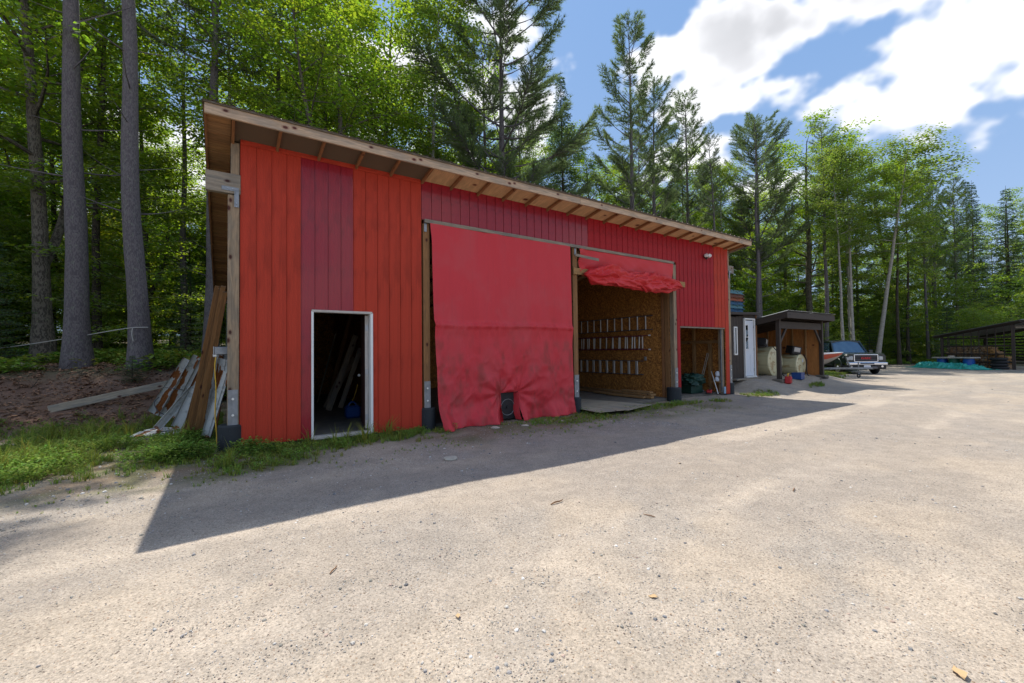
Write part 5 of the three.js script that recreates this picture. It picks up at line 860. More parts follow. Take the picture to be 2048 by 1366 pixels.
// ---------- dark shed, pallets, tank shelter ----------
{
  const y0 = 0.40, zf = -0.56, s = thing('dark_shed', 'dark brown shed with a white door beside the barn', 'shed', [0, 0, 0]);
  const board = (x, w, a, b) => part(s, 'wall_board', cb(w - 0.006, b - a, 0.022, 0.004, 1, Math.round(x * 7) % 5), M.darkBrown, [x + w / 2, (a + b) / 2, zf - 0.011 + ((Math.round(x * 10) % 2) ? 0.002 : 0)]);
  board(14.62, 0.19, y0, 2.62); board(14.81, 0.19, y0, 2.62); board(15.0, 0.19, y0, 1.28); board(15.19, 0.19, y0, 2.64); board(15.38, 0.19, y0, 2.66); board(15.57, 0.10, y0, 2.66); board(15.0, 0.19, 2.25, 2.62); board(16.40, 0.16, y0, 2.78); board(15.67, 0.365, 2.58, 2.72); board(16.035, 0.365, 2.58, 2.74);
  part(s, 'side_wall', cb(0.05, 2.3, 2.2, 0.005, 2), M.darkBrown, [14.60, y0 + 1.12, zf - 1.1]); part(s, 'side_wall', cb(0.05, 2.4, 2.2, 0.005, 2), M.darkBrown, [16.54, y0 + 1.17, zf - 1.12]); part(s, 'back_wall', cb(1.9, 2.3, 0.05, 0.005, 0), M.darkBrown, [15.57, y0 + 1.12, zf - 2.2]);
  part(s, 'roof_slab', cb(2.12, 0.09, 2.5, 0.006, 0), M.darkBrown, [15.58, 2.745, zf - 1.1], [0, 0, 0.03]);
  part(s, 'corner_post', cb(0.06, 2.4, 0.03, 0.004, 1), M.rafter, [16.55, y0 + 1.18, zf + 0.012]);
  part(s, 'ramp_plank', cb(1.7, 0.05, 0.3, 0.006, 0), M.greyWood, [15.6, y0 + 0.0, zf + 0.08]);
  const wn = part(s, 'window', cb(0.14, 0.92, 0.02, 0.003, 1), M.glassDark, [15.10, 1.76, zf + 0.004]); for (const x of [-0.08, 0.08]) part(wn, 'window_frame', cb(0.05, 1.0, 0.05, 0.005, 1), M.white, [x, 0, 0.012]); for (const y of [-0.48, 0.48]) part(wn, 'window_frame', cb(0.16, 0.05, 0.045, 0.005, 0), M.white, [0, y, 0.012]);
  for (const [x, w, h, y] of [[15.70, 0.05, 2.14, 1.52], [16.375, 0.06, 2.14, 1.52]]) part(s, 'door_jamb', cb(w, h, 0.09, 0.005, 1), M.white, [x, y, zf + 0.012]); part(s, 'door_jamb', cb(0.62, 0.05, 0.088, 0.005, 0), M.white, [16.035, 2.565, zf + 0.012]); part(s, 'door_sill', cb(0.72, 0.05, 0.14, 0.005, 0), M.white, [16.04, 0.455, zf + 0.03]);
  const d = part(s, 'door', cb(0.56, 2.02, 0.044, 0.005, 1), M.whiteDoor, [16.02, 1.50, zf - 0.005], [0, -0.06, 0]); d.userData.label = 'white panelled door standing ajar';
  const gl = part(d, 'door_glass', cb(0.16, 0.86, 0.012, 0.002, 1), M.glassDark, [-0.15, 0.40, 0.025]); void gl; for (const x of [-0.24, -0.06]) part(d, 'glass_frame', cb(0.025, 0.94, 0.02, 0.003, 1), M.white, [x, 0.40, 0.026]); for (const y of [-0.06, 0.40, 0.86]) part(d, 'glass_frame', cb(0.18, 0.025, 0.02, 0.003, 0), M.white, [-0.15, y, 0.0265]);
  for (const x of [-0.13, 0.13]) part(d, 'panel', cb(0.18, 0.62, 0.012, 0.008, 1), M.whiteDoor, [x, -0.55, 0.026]); for (const y of [0.78, -0.05, -0.8]) part(d, 'hinge', cb(0.02, 0.10, 0.03, 0.003, 1), M.steelGrey, [0.285, y, 0.02]);
}
{
  // pallets stacked on the shed roof
  const palletOf = (m) => { const t = thing('pallet', '', 'pallet'); for (const z of [-0.40, 0, 0.40]) part(t, 'stringer', cb(1.1, 0.09, 0.045, 0.004, 0), m, [0, 0.065, z]); for (let i = 0; i < 6; i++) part(t, 'deck_board', cb(0.10, 0.018, 0.96, 0.003, 2), m, [-0.5 + i * 0.2, 0.120, 0]); for (const x of [-0.49, 0, 0.49]) part(t, 'base_board', cb(0.10, 0.018, 0.96, 0.003, 2), m, [x, 0.010, 0]); return t; };
  const blue = wood(0.03, 0.15, 0.34, grainB, 0.7), pale = wood(0.12, 0.34, 0.46, grainB, 0.7), orange = wood(0.42, 0.12, 0.05, grainB, 0.7), brown = wood(0.20, 0.075, 0.045, grainB, 0.7);
  const order = [[blue, 'blue pallet, lowest of the stack on the shed roof'], [pale, 'pale blue pallet, second from the bottom of the stack'], [blue, 'blue pallet, third from the bottom of the stack'], [orange, 'orange pallet in the stack on the shed roof'], [brown, 'red-brown pallet, second from the top of the stack'], [pale, 'pale blue pallet, topmost of the stack']];
  order.forEach(([m, l], i) => { const p = palletOf(m); p.userData.label = l; p.userData.group = 'pallets stacked on the shed roof'; p.position.set(15.40 + 0.02 * Math.sin(i * 5), 2.80 + i * 0.1325, -1.12); p.rotation.y = 0.03 * Math.sin(i * 3); });
}
{
  const xl = 16.65, xr = 20.22, zf = 0.18, s = thing('tank_shelter', 'dark brown open-fronted shelter over two fuel tanks', 'shelter', [0, 0, 0]);
  const gy = (x, z) => H(x, z);
  const rY = (z) => 2.79 - 0.20 * (0.55 - z);
  for (const [x, l] of [[xl, 0], [xr, 0]]) { void l; part(s, 'post', cb(0.13, 2.30, 0.13, 0.006, 1), M.darkBrown, [x, gy(x, zf) + 1.12, zf]); part(s, 'footing', cb(0.36, 0.14, 0.36, 0.02, 0), M.concrete, [x, gy(x, zf) + 0.02, zf]); }
  part(s, 'front_beam', cb(xr - xl - 0.14, 0.26, 0.07, 0.006, 0), M.darkBrown, [(xl + xr) / 2, 2.33, zf + 0.01]);
  for (const k of [-1, 1]) { const x = k < 0 ? xl : xr; beam(s, 'knee_brace', [x - k * 0.04, 1.62, zf], [x - k * 0.58, 2.22, zf], 0.085, 0.06, M.darkBrown); }
  part(s, 'fascia', cb(4.05, 0.22, 0.035, 0.005, 0), M.darkBrown, [18.5, 2.66, 0.55]);
  const side = (x) => beam(s, 'side_fascia', [x, rY(0.53) - 0.12, 0.53], [x, rY(-2.5) - 0.12, -2.5], 0.035, 0.22, M.darkBrown); side(16.49); side(20.51);
  for (let i = 0; i < 7; i++) { const x = 16.75 + i * 0.58; beam(s, 'rafter', [x, rY(0.5) - 0.10, 0.5], [x, rY(-2.45) - 0.10, -2.45], 0.04, 0.12, M.darkBrown); }
  for (let i = 0; i < 4; i++) { const w = 1.02, g = (() => { const pr = []; for (let k = 0; k < 8; k++) { const a = k * w / 8; pr.push([a, 0], [a + w / 16, 0.022]); } pr.push([w, 0]); const pos = [], idx = []; pr.forEach(([x, y], q) => { pos.push(x, y, 0, x, y, -3.15); if (q) { const b = q * 2; idx.push(b - 2, b, b + 1, b - 2, b + 1, b - 1); } }); return geoOf(pos, idx, null, false); })(); part(s, 'roof_sheet', g, M.galv, [16.47 + i * w, rY(0.6) + 0.012 + (i % 2) * 0.003, 0.6], [-Math.atan(0.20), 0, 0]); }
  for (let i = 0; i < 4; i++) part(s, 'side_panel', cb(0.018, 2.02, 0.60, 0.003, 1, i), M.plyOrange, [xr - 0.01, 1.30, -0.20 - i * 0.605]);
  for (let i = 0; i < 5; i++) part(s, 'stud', cb(0.09, 2.0, 0.045, 0.004, 1, i), M.newPine[i % 2], [xr - 0.065, 1.32, -0.35 - i * 0.50]);
  for (let i = 0; i < 4; i++) part(s, 'back_panel', cb(0.90, 1.9, 0.018, 0.003, 1, i), M.plyOrange, [16.75 + 0.45 + i * 0.905, 1.28, -2.42]);
  part(s, 'rear_post', cb(0.12, 2.0, 0.12, 0.006, 1), M.darkBrown, [xl, 1.3, -2.3]); part(s, 'rear_post', cb(0.12, 2.0, 0.12, 0.006, 1), M.darkBrown, [xr + 0.07, 1.3, -2.3]);
}
{
  const tank = (x, y, z, r, L, label) => {
    const t = thing('fuel_tank', label, 'tank', [x, y, z], 0, 'fuel tanks under the shelter');
    part(t, 'shell', new THREE.LatheGeometry([[0.001, 0.02], [r * 0.6, 0.012], [r - 0.03, -0.008], [r - 0.006, -0.025], [r, -0.05], [r, -L], [r - 0.03, -L - 0.04], [0.001, -L - 0.05]].map((p) => new THREE.Vector2(...p)).reverse(), 48).rotateX(Math.PI / 2), M.tankCream, [0, 0, 0]);
    for (const q of [-0.25, -L + 0.25]) part(t, 'cradle', cb(r * 1.3, 0.12, 0.08, 0.01, 0), M.railDark, [0, -r + 0.02, q]);
    part(t, 'filler_cap', new THREE.CylinderGeometry(0.05, 0.05, 0.14, 14), M.steelGrey, [0, r + 0.05, -0.35]); part(t, 'label_plate', cb(0.10, 0.13, 0.004, 0.001, 1), M.whiteDoor, [r * 0.12, r * 0.42, 0.022]);
    return t;
  };
  tank(18.0, 0.30 + 0.66, -0.55, 0.59, 1.7, 'large cream fuel tank, the left one under the shelter'); tank(19.55, 0.24 + 0.55, -0.28, 0.44, 1.25, 'smaller cream fuel tank, the right one under the shelter');
  const pump = (x, y, z, turn, l) => { const p = thing('fuel_pump', l, 'pump', [x, y, z], turn, 'pumps on the tanks'); part(p, 'housing', cb(0.46, 0.32, 0.36, 0.03, 0), M.blackPlastic, [0, 0.16, 0], [0.12, 0, -0.14]); part(p, 'front_plate', cb(0.30, 0.18, 0.02, 0.006, 0), M.steelGrey, [-0.02, 0.17, 0.19], [0.12, 0, -0.14]); part(p, 'base', cb(0.2, 0.06, 0.2, 0.006, 0), M.railDark, [0, 0.0, 0]); return p; };
  const p1 = pump(17.75, 1.56, -0.95, 0.3, 'black pump box with a white tag on the large tank'); part(p1, 'paper_tag', cb(0.10, 0.13, 0.006, 0.001, 1), M.white, [-0.19, 0.20, 0.205]); pump(19.40, 1.24, -0.5, -0.35, 'black pump box on the smaller tank');
  solo('fuel_hose', 'black hose looping down the face of the large tank', 'hose', pipe([[17.7, 1.55, -0.5], [17.85, 1.30, -0.40], [18.0, 0.9, -0.42], [18.15, 0.5, -0.40], [18.3, 0.33, -0.30], [18.6, 0.29, 0.0], [18.2, 0.28, 0.25]], 0.018, 7, 60), M.rubber);
  solo('fuel_hose', 'black hose hanging in front of the smaller tank and lying on the ground', 'hose', pipe([[19.45, 1.22, -0.15], [19.62, 0.95, -0.12], [19.60, 0.6, -0.12], [19.7, 0.36, -0.10], [20.0, 0.30, 0.1], [19.9, 0.28, 0.5], [19.3, 0.27, 0.45]], 0.018, 7, 60), M.rubber);
  const can = thing('fuel_can', 'red fuel can with a yellow spout before the large tank', 'fuel can', [16.78, H(16.78, 0.42), 0.42], 0.3); part(can, 'body', cb(0.34, 0.26, 0.2, 0.03, 0), M.redPlastic, [0, 0.13, 0]); part(can, 'handle', new THREE.TorusGeometry(0.06, 0.015, 8, 16, Math.PI), M.redPlastic, [0.05, 0.25, 0]); part(can, 'spout', pipe([[-0.12, 0.24, 0], [-0.16, 0.33, 0], [-0.05, 0.36, 0.02]], 0.02, 8, 12), M.yellowPlastic);
  const cr = thing('blue_crate', 'blue plastic crate on the ground before the smaller tank', 'crate', [18.25, H(18.25, 0.12), 0.12], 0.15); part(cr, 'base', cb(0.46, 0.02, 0.32, 0.004, 0), M.bluePlastic, [0, 0.012, 0]); for (const z of [-0.15, 0.15]) part(cr, 'side', cb(0.46, 0.22, 0.02, 0.005, 0), M.bluePlastic, [0, 0.12, z]); for (const x of [-0.22, 0.22]) part(cr, 'end', cb(0.02, 0.22, 0.285, 0.005, 2), M.bluePlastic, [x, 0.121, 0]); part(cr, 'lid', cb(0.48, 0.025, 0.34, 0.006, 0), M.bluePlastic, [0, 0.243, 0]);
}
const font = await new FontLoader().loadAsync('fonts/droid/droid_sans_bold.typeface.json');
// ---------- pickup truck ----------
{
  // built facing +Z, front axle at the origin, then turned
  const t = thing('pickup_truck', 'dark green pickup truck facing the yard with a chrome grille', 'truck', [29.45, H(29.45, -1.5) + 0.0, -1.55], Math.atan2(-0.72, 0.69));
  const paint = phy({ color: lin(0.006, 0.014, 0.014), roughness: 0.35, clearcoat: 0.5, clearcoatRoughness: 0.06 }), glass = phy({ color: lin(0.05, 0.10, 0.16), roughness: 0.05, metalness: 0.2, clearcoat: 1, clearcoatRoughness: 0.02, specularIntensity: 1 });
  const loft = (secs, close = true) => { // sections along z: each a half outline of [x, y] from the bottom to the top middle, mirrored
    const pos = [], idx = []; const rows = secs.map(([z, o]) => [...o.map(([x, y]) => [x, y, z]), ...o.slice().reverse().map(([x, y]) => [-x, y, z])]); const n = rows[0].length; rows.forEach((r) => r.forEach((p) => pos.push(...p)));
    for (let k = 0; k < rows.length - 1; k++) for (let i = 0; i < n; i++) { const a = k * n + i, b = k * n + (i + 1) % n, c = a + n, d = (k + 1) * n + (i + 1) % n; idx.push(a, b, d, a, d, c); }
    if (close) for (const k of [0, rows.length - 1]) for (let i = 1; i < n - 1; i++) idx.push(...(k ? [k * n, k * n + i, k * n + i + 1] : [0, i + 1, i]));
    return geoOf(pos, idx, null, false);
  };
  const sec = (w, b, m, top, r = 0.07) => [[w - 0.06, b], [w, b + 0.12], [w, m], [w - r, top - 0.03], [w - r - 0.16, top]];
  part(t, 'hood', loft([[-0.62, sec(0.97, 0.50, 1.02, 1.19)], [0.2, sec(0.98, 0.50, 1.0, 1.17)], [0.74, sec(0.97, 0.55, 1.04, 1.16)], [0.86, sec(0.93, 0.6, 1.02, 1.13)]]), paint);
  part(t, 'cab_body', loft([[-4.35, sec(0.96, 0.55, 1.10, 1.25, 0.03)], [-2.55, sec(0.98, 0.45, 1.1, 1.22, 0.05)], [-0.62, sec(0.98, 0.45, 1.05, 1.19, 0.06)]]), paint);
  part(t, 'cab_roof', loft([[-2.45, [[0.88, 1.2], [0.80, 1.6], [0.74, 1.84], [0.62, 1.88], [0.3, 1.9]]], [-1.45, [[0.90, 1.2], [0.81, 1.6], [0.75, 1.86], [0.64, 1.9], [0.3, 1.92]]], [-1.15, [[0.90, 1.18], [0.82, 1.5], [0.74, 1.82], [0.62, 1.86], [0.3, 1.88]]]]), paint);
  part(t, 'windshield', sheet(8, 6, (u, v) => [(u - 0.5) * lerp(1.62, 1.34, v), lerp(1.20, 1.84, v), lerp(-0.60, -1.14, v) - 0.10 * Math.pow(Math.abs(u - 0.5) * 2, 2)]), glass);
  for (const s of [-1, 1]) { part(t, 'windshield_pillar', beamGeo([s * 0.84, 1.17, -0.66], [s * 0.71, 1.86, -1.22], 0.06, 0.07), paint); part(t, 'side_window', sheet(2, 2, (u, v) => [s * lerp(0.915, 0.80, v), lerp(1.22, 1.76, v), lerp(-0.95 - 0.28 * v, -2.3, u)]), glass);
    const m = part(t, 'side_mirror', cb(0.20, 0.18, 0.10, 0.03, 0), paint, [s * 1.08, 1.24, -0.78]); part(m, 'mirror_arm', cb(0.12, 0.04, 0.05, 0.01, 0), M.blackPlastic, [-s * 0.12, -0.06, 0.02]);
    const hl = part(t, 'headlight', cb(0.30, 0.22, 0.14, 0.03, 0), phy({ color: lin(0.40, 0.42, 0.44), roughness: 0.12, clearcoat: 1 }), [s * 0.745, 0.90, 0.80], [0, s * 0.22, 0]); part(hl, 'turn_signal', cb(0.09, 0.20, 0.10, 0.03, 1), std({ color: lin(0.75, 0.22, 0.01), roughness: 0.3 }), [s * 0.19, 0, -0.06], [0, s * 0.5, 0]);
    const fl = part(t, 'fog_light', new THREE.CylinderGeometry(0.055, 0.055, 0.04, 16).rotateX(Math.PI / 2), M.chrome, [s * 0.72, 0.46, 0.93]); void fl;
    for (const z of [0, -3.3]) { const w = part(t, 'wheel', new THREE.TorusGeometry(0.285, 0.115, 12, 28).rotateY(Math.PI / 2), M.rubber, [s * 0.84, 0.39, z], [0, 0, 0], [1.05, 1, 1]); part(w, 'rim', new THREE.CylinderGeometry(0.23, 0.23, 0.16, 24).rotateZ(Math.PI / 2), M.chrome, [s * 0.02, 0, 0]); part(w, 'hub_cap', new THREE.CylinderGeometry(0.07, 0.08, 0.03, 14).rotateZ(Math.PI / 2), M.steelGrey, [s * 0.11, 0, 0]);
      part(t, 'fender_flare', new THREE.TorusGeometry(0.47, 0.035, 8, 22, Math.PI).rotateY(Math.PI / 2), paint, [s * 0.965, 0.42, z]); } }
  function beamGeo(a, b, w, d) { const q = between(a, b), g = new THREE.BoxGeometry(w, q.L, d); g.applyMatrix4(new THREE.Matrix4().compose(new THREE.Vector3(...q.mid), new THREE.Quaternion().setFromEuler(new THREE.Euler(...q.rot)), new THREE.Vector3(1, 1, 1))); return g; }
  const gr = part(t, 'grille', cb(1.06, 0.34, 0.05, 0.01, 0), M.blackPlastic, [0, 0.90, 0.845]); for (const y of [-0.185, 0.185]) part(gr, 'chrome_bar', cb(1.14, 0.045, 0.07, 0.02, 0), M.chrome, [0, y, 0.015]); for (const x of [-0.55, 0.55]) part(gr, 'chrome_bar', cb(0.07, 0.32, 0.068, 0.02, 1), M.chrome, [x, 0, 0.015]); for (const y of [-0.07, 0.07]) part(gr, 'grille_slat', cb(1.02, 0.02, 0.05, 0.004, 0), M.railDark, [0, y, 0.008]);
  const tg = new TextGeometry('GMC', { font, size: 0.115, depth: 0.02, curveSegments: 4 }); tg.computeBoundingBox(); tg.translate(-(tg.boundingBox.max.x) / 2, -0.058, 0); tg.scale(1.35, 1, 1); part(gr, 'badge_letters', tg, std({ color: lin(0.55, 0.03, 0.03), roughness: 0.3 }), [0, 0, 0.03]);
  const bp = part(t, 'bumper', cb(1.94, 0.15, 0.18, 0.05, 0), M.chrome, [0, 0.60, 0.90]); part(bp, 'bumper_slot', cb(0.66, 0.06, 0.03, 0.01, 0), M.blackPlastic, [0, 0.01, 0.085]); part(t, 'valance', cb(1.84, 0.22, 0.16, 0.04, 0), M.blackPlastic, [0, 0.42, 0.86]); part(t, 'tow_hook', cb(0.05, 0.08, 0.1, 0.01), M.blackPlastic, [0.4, 0.40, 0.95]);
  const plTex = canvasTex(128, 64, (c) => { c.fillStyle = '#dfe3ea'; c.fillRect(0, 0, 128, 64); c.fillStyle = '#7f8dab'; for (let i = 0; i < 7; i++) c.fillRect(10 + i * 16, 22, 9, 24); }); plTex.wrapS = plTex.wrapT = THREE.ClampToEdgeWrapping; plTex.flipY = true;
  part(t, 'license_plate', new THREE.PlaneGeometry(0.31, 0.155), std({ map: plTex, roughness: 0.5 }), [0.02, 0.44, 0.948]);
  part(t, 'bed_floor', cb(1.7, 0.05, 1.7, 0.005, 2), M.blackPlastic, [0, 1.255, -3.45]); part(t, 'tailgate', cb(1.8, 0.6, 0.06, 0.02, 0), paint, [0, 0.95, -4.36]); part(t, 'chassis', cb(1.3, 0.2, 4.8, 0.02, 2), M.blackPlastic, [0, 0.42, -1.7]);
}
// ---------- boat on a trailer ----------
{
  const hd = Math.atan2(0.75, 0.66), y = H(25, -0.8), t = thing('motor_boat', 'aluminium boat with a red stripe pointing out from behind the tank shelter', 'boat', [25.1, y, -0.75], hd);
  // hull: bow at the origin, stern towards -Z
  const L = 4.3, half = (s) => 0.80 * Math.pow(Math.sin(Math.min(1, s * 1.5 + 0.02) * Math.PI / 2), 0.8), sheer = (s) => 1.24 - 0.16 * Math.min(1, s * 1.6), keel = (s) => 0.52 + 0.50 * Math.pow(1 - Math.min(1, s * 2.4), 2.2);
  const skin = (a, b, off) => sheet(40, 24, (s, v) => { const k = v * 2 - 1, e = Math.abs(k), q = lerp(a, b, e), w = half(s) * Math.pow(q, 0.55), yy = lerp(keel(s), sheer(s), Math.pow(q, 1.5)); return [Math.sign(k) * (w + off), yy, -s * L - 0.18 * (1 - q) * (1 - Math.min(1, s * 3))]; });
  part(t, 'hull', skin(0, 0.66, 0), std({ color: lin(0.40, 0.36, 0.31), roughness: 0.45, metalness: 0.35, side: THREE.DoubleSide }));
  const stripeM = std({ color: lin(0.42, 0.055, 0.022), roughness: 0.35, side: THREE.DoubleSide });
  for (const s of [-1, 1]) { part(t, 'red_stripe', sheet(40, 6, (u, v) => { const q = lerp(0.66, 0.985, v); return [s * (half(u) * Math.pow(q, 0.55) + 0.002), lerp(keel(u), sheer(u), Math.pow(q, 1.5)), -u * L - 0.18 * (1 - q) * (1 - Math.min(1, u * 3))]; }), stripeM); part(t, 'gunwale', pipe(Array.from({ length: 12 }, (_, i) => { const u = i / 11; return [s * half(u), sheer(u), -u * L]; }), 0.022, 7, 40), M.white); }
  part(t, 'transom', cb(1.55, 0.56, 0.04, 0.01, 0), M.steelGrey, [0, 0.82, -L]); part(t, 'seat', cb(1.3, 0.05, 0.3, 0.01, 0), M.greyWood, [0, 0.95, -1.6]); part(t, 'bow_eye', new THREE.TorusGeometry(0.035, 0.01, 6, 14), M.chrome, [0, 1.0, 0.02]);
  const r = thing('boat_trailer', 'galvanised boat trailer with a jack wheel under the boat', 'trailer', [25.1, y, -0.75], hd);
  part(r, 'tongue', cb(0.09, 0.09, 3.0, 0.006, 2), M.galv, [0, 0.46, -0.15]); for (const s of [-1, 1]) { part(r, 'frame_rail', cb(0.07, 0.08, 2.8, 0.006, 2), M.galv, [s * 0.52, 0.43, -2.7]); const w = part(r, 'wheel', new THREE.TorusGeometry(0.22, 0.085, 10, 22).rotateY(Math.PI / 2), M.rubber, [s * 0.82, 0.30, -2.9]); part(w, 'rim', new THREE.CylinderGeometry(0.16, 0.16, 0.10, 18).rotateZ(Math.PI / 2), M.white, [0, 0, 0]); part(r, 'bunk', cb(0.1, 0.08, 2.2, 0.01, 2), M.rubber, [s * 0.35, 0.545, -2.5]); beam(r, 'frame_arm', [0, 0.45, -0.6], [s * 0.52, 0.43, -1.4], 0.06, 0.07, M.galv); }
  part(r, 'axle', cb(1.6, 0.06, 0.06, 0.006, 0), M.galv, [0, 0.34, -2.9]); beam(r, 'winch_post', [0, 0.48, 0.35], [0, 0.95, 0.16], 0.06, 0.06, M.galv); part(r, 'winch', new THREE.CylinderGeometry(0.07, 0.07, 0.12, 14).rotateZ(Math.PI / 2), M.steelGrey, [0, 0.93, 0.22]); part(r, 'bow_roller', new THREE.CylinderGeometry(0.04, 0.04, 0.14, 12).rotateZ(Math.PI / 2), M.rubber, [0, 0.98, 0.06]);
  part(r, 'jack_tube', new THREE.CylinderGeometry(0.028, 0.028, 0.62, 12), M.galv, [0.08, 0.46, 0.75]); part(r, 'jack_wheel', new THREE.TorusGeometry(0.06, 0.03, 8, 18).rotateY(Math.PI / 2), M.rubber, [0.08, 0.092, 0.75]); part(r, 'coupler', cb(0.12, 0.11, 0.24, 0.03, 2), M.railDark, [0, 0.48, 1.4]); part(r, 'step_pad', cb(0.18, 0.04, 0.6, 0.015, 2), M.rubber, [-0.25, 0.58, 0.1]);
}
// ---------- woodshed and the things before it ----------
const WS = { A: [40.72, 2.88], d: [0.533, -0.846], n: [0.846, 0.533] };
const ws = (s, y, q) => { const x = WS.A[0] + WS.d[0] * s + WS.n[0] * q, z = WS.A[1] + WS.d[1] * s + WS.n[1] * q; return [x, y, z]; };   // s along the slatted wall from its tall post, q inwards
const wsTurn = Math.atan2(-WS.d[1], WS.d[0]);
{
  const g0 = H(41.5, 1), top = (s) => 2.96 - 0.155 * s + g0, s0 = thing('woodshed', 'dark slatted woodshed with a sloping roof at the right edge', 'shed', [0, 0, 0]), L = 4.3, D = 3.2;
  const B = (n, a, b, w, t, m = M.darkBrown) => beam(s0, n, ws(...a), ws(...b), w, t, m);
  for (const [s, q] of [[0, 0], [L, 0], [0, D], [L, D], [0, 1.2]]) B('post', [s, g0 - 0.05, q], [s, top(s) - 0.16, q], 0.15, 0.15);
  for (let i = 1; i < 9; i++) B('wall_upright', [i * L / 9, g0 + 0.05, 0], [i * L / 9, top(i * L / 9) - 0.14, 0], 0.05, 0.045);
  for (const y of [0.42, 0.95, 1.48, 2.02]) B('wall_rail', [0.07, g0 + y, 0.03], [L - 0.05, g0 + y, 0.03], 0.05, 0.085);
  for (const q of [0, D]) B('rake_board', [-0.55, top(-0.55) - 0.10, q - 0.16 + (q ? 0.32 : 0)], [L + 0.45, top(L + 0.45) - 0.10, q - 0.16 + (q ? 0.32 : 0)], 0.24, 0.05);
  B('front_fascia', [-0.52, top(-0.52) - 0.11, -0.12], [-0.52, top(-0.52) - 0.11, D + 0.12], 0.05, 0.22); B('front_beam', [0, top(0) - 0.30, 0.09], [0, top(0) - 0.30, D], 0.10, 0.2, M.greyWood);
  for (let i = 0; i < 5; i++) { const q0 = -0.22 + i * 0.74, c = [ws(-0.62, top(-0.62) + 0.03, q0), ws(L + 0.5, top(L + 0.5) + 0.03, q0), ws(L + 0.5, top(L + 0.5) + 0.03, q0 + 0.735), ws(-0.62, top(-0.62) + 0.03, q0 + 0.735)]; part(s0, 'roof_sheet', geoOf([...c.flat(), ...c.map(([x, y, z]) => [x, y - 0.03, z]).flat()], [0, 1, 2, 0, 2, 3, 4, 6, 5, 4, 7, 6, 0, 4, 5, 0, 5, 1, 1, 5, 6, 1, 6, 2, 2, 6, 7, 2, 7, 3, 3, 7, 4, 3, 4, 0], null, false), M.galv); }
  for (let i = 0; i < 10; i++) B('rear_slat', [0.1, g0 + 0.3 + i * 0.2, D - 0.03], [L, g0 + 0.3 + i * 0.2, D - 0.03], 0.03, 0.09);
  // split firewood piled inside, seen through the slats
  const R = rng(4040), logG = [1, 2, 3].map((k) => { const sh = new THREE.Shape(); sh.moveTo(-0.09, -0.05); sh.lineTo(0.09, -0.06 + 0.01 * k); sh.quadraticCurveTo(0.06, 0.09, -0.02 * k, 0.10); sh.lineTo(-0.09, -0.05); return new THREE.ExtrudeGeometry(sh, { depth: 0.42, bevelEnabled: false, curveSegments: 3 }).translate(0, 0, -0.21); });
  const mats = [wood(0.50, 0.36, 0.22, grainB), wood(0.42, 0.27, 0.15, grainC), wood(0.38, 0.33, 0.27, grainA), wood(0.52, 0.30, 0.11, grainB)];
  let n = 0;
  for (let row = 0; row < 9; row++) for (let k = 0; k < 22; k++) { const s = 0.55 + k * 0.168 + (row % 2) * 0.08, y = g0 + 0.10 + row * 0.155; if (s > L - 0.2 || (s < 1.3 && row > 6 - 0) || (s < 0.9 && row > 4)) continue; const m = solo('firewood_log', 'split log in the pile behind the slats of the woodshed', 'log', logG[Math.floor(R() * 3)], mats[s < 1.7 ? 3 - (R() < 0.3 ? 2 : 0) : Math.floor(R() * 3)], ws(s, y, 0.36 + (R() - 0.5) * 0.1), [0, wsTurn + (R() - 0.5) * 0.2, 0], 'firewood in the woodshed'); m.rotateZ(R() * 6.28); n++; }
  void n;
}
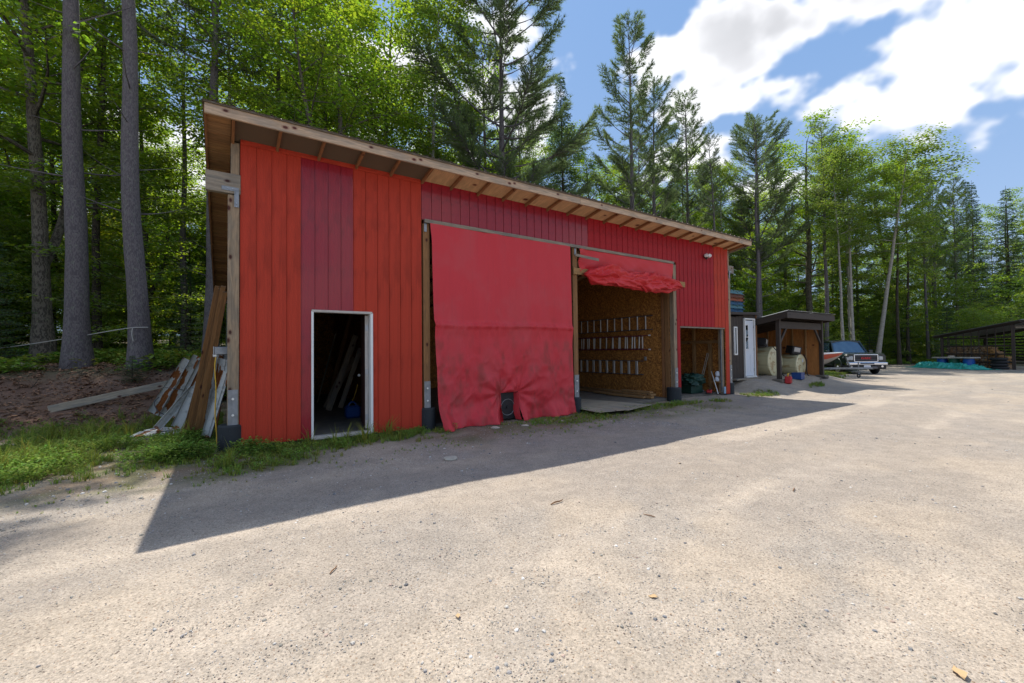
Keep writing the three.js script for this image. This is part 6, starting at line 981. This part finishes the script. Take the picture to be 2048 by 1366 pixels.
{
  // tyres by the tall post
  const ty = thing('tyre', '', 'tyre'); const g = H(40.3, 2.3);
  part(ty, 'tread', new THREE.TorusGeometry(0.31, 0.105, 12, 30).rotateX(Math.PI / 2), M.rubber, [0, 0.095, 0], [0, 0, 0], [1, 0.88, 1]); part(ty, 'bead', new THREE.TorusGeometry(0.21, 0.02, 8, 26).rotateX(Math.PI / 2), M.blackPlastic, [0, 0.16, 0]);
  const at = ws(0.42, g, -0.42), w = ['lowest tyre of the stack at the tall post of the woodshed', 'second tyre from the ground in the stack by the woodshed', 'middle tyre of the stack by the woodshed', 'topmost tyre of the stack by the woodshed'];
  ty.position.set(...at); ty.userData.label = w[0]; ty.userData.group = 'tyres stacked by the woodshed'; for (let i = 1; i < 4; i++) copyOf(ty, [at[0] + 0.03 * Math.sin(i * 4), g + i * 0.186, at[2] + 0.03 * Math.cos(i * 3)], i, w[i]);
  // slab on barrels
  const c = ws(2.75, g, -0.75), tb = thing('slab_table', 'white slab laid as a table top on three plastic barrels', 'table', [c[0], H(c[0], c[2]), c[2]], wsTurn); part(tb, 'slab', cb(2.5, 0.09, 0.75, 0.015, 0), M.whiteDirty, [0, 0.72, 0], [0, 0, -0.01]); part(tb, 'stone', rockGeo(9, 1, 0.4), M.stone, [0.15, 0.80, -0.1], [0, 1, 0], [0.2, 0.2, 0.2]);
  const barrelG = new THREE.LatheGeometry([[0.001, 0.67], [0.25, 0.67], [0.27, 0.65], [0.28, 0.5], [0.29, 0.48], [0.29, 0.2], [0.28, 0.18], [0.27, 0.02], [0.25, 0], [0.001, 0]].map((p) => new THREE.Vector2(...p)).reverse(), 26);
  [[-0.85, std({ color: lin(0.012, 0.10, 0.42), roughness: 0.4 }), 'blue plastic barrel under the right end of the white slab'], [0.05, std({ color: lin(0.015, 0.13, 0.07), roughness: 0.5 }), 'green plastic barrel under the middle of the white slab'], [0.85, std({ color: lin(0.012, 0.10, 0.42), roughness: 0.4 }), 'blue plastic barrel under the left end of the white slab']].forEach(([u, m, l]) => { const x = c[0] + Math.cos(wsTurn) * u, z = c[2] - Math.sin(wsTurn) * u; solo('barrel', l, 'barrel', barrelG, m, [x, H(x, z), z], [0, 0, 0], 'barrels under the slab'); });
  // heap under a teal tarpaulin
  const h = ws(2.1, 0, -1.9), hp = thing('tarp_heap', 'crumpled teal tarpaulin spread over a low heap before the woodshed', 'tarpaulin', [h[0], H(h[0], h[2]), h[2]], wsTurn);
  part(hp, 'tarpaulin', sheet(90, 40, (u, v) => { const x = (u - 0.5) * 4.9, z = (v - 0.5) * 1.7, e = sstep(0, 0.22, u) * sstep(1, 0.8, u) * sstep(0, 0.3, v) * sstep(1, 0.7, v), f = Math.min(1, Math.abs(fbm(u * 11, v * 4, 3, 3) - 0.5) * 5); return [x + 0.1 * (fbm(v * 5, u * 9, 1, 2) - 0.5), 0.02 + e * (0.04 + 0.30 * fbm(u * 4 + 1, v * 2, 8, 2)) + 0.20 * Math.pow(1 - f, 2.2) * Math.min(1, e * 1.4 + 0.10), z + 0.14 * (fbm(u * 12, v * 3, 6, 2) - 0.5)]; }), M.tealTarp);
  const bo = [[33.2, -3.4, 0.75, 'mossy grey boulder right of the pickup truck'], [35.2, -3.2, 0.45, 'smaller boulder right of the mossy one beyond the pickup']]; bo.forEach(([x, z, s, l], i) => { const m = solo('boulder', l, 'boulder', rockGeo(40 + i, 3, 0.75), std({ color: lin(0.17, 0.19, 0.13), roughness: 0.95, map: M.concrete.map }), [x, H(x, z) + s * 0.25, z], [0, i * 2, 0]); m.scale.setScalar(s); });
}
renderer.render(scene, camera);
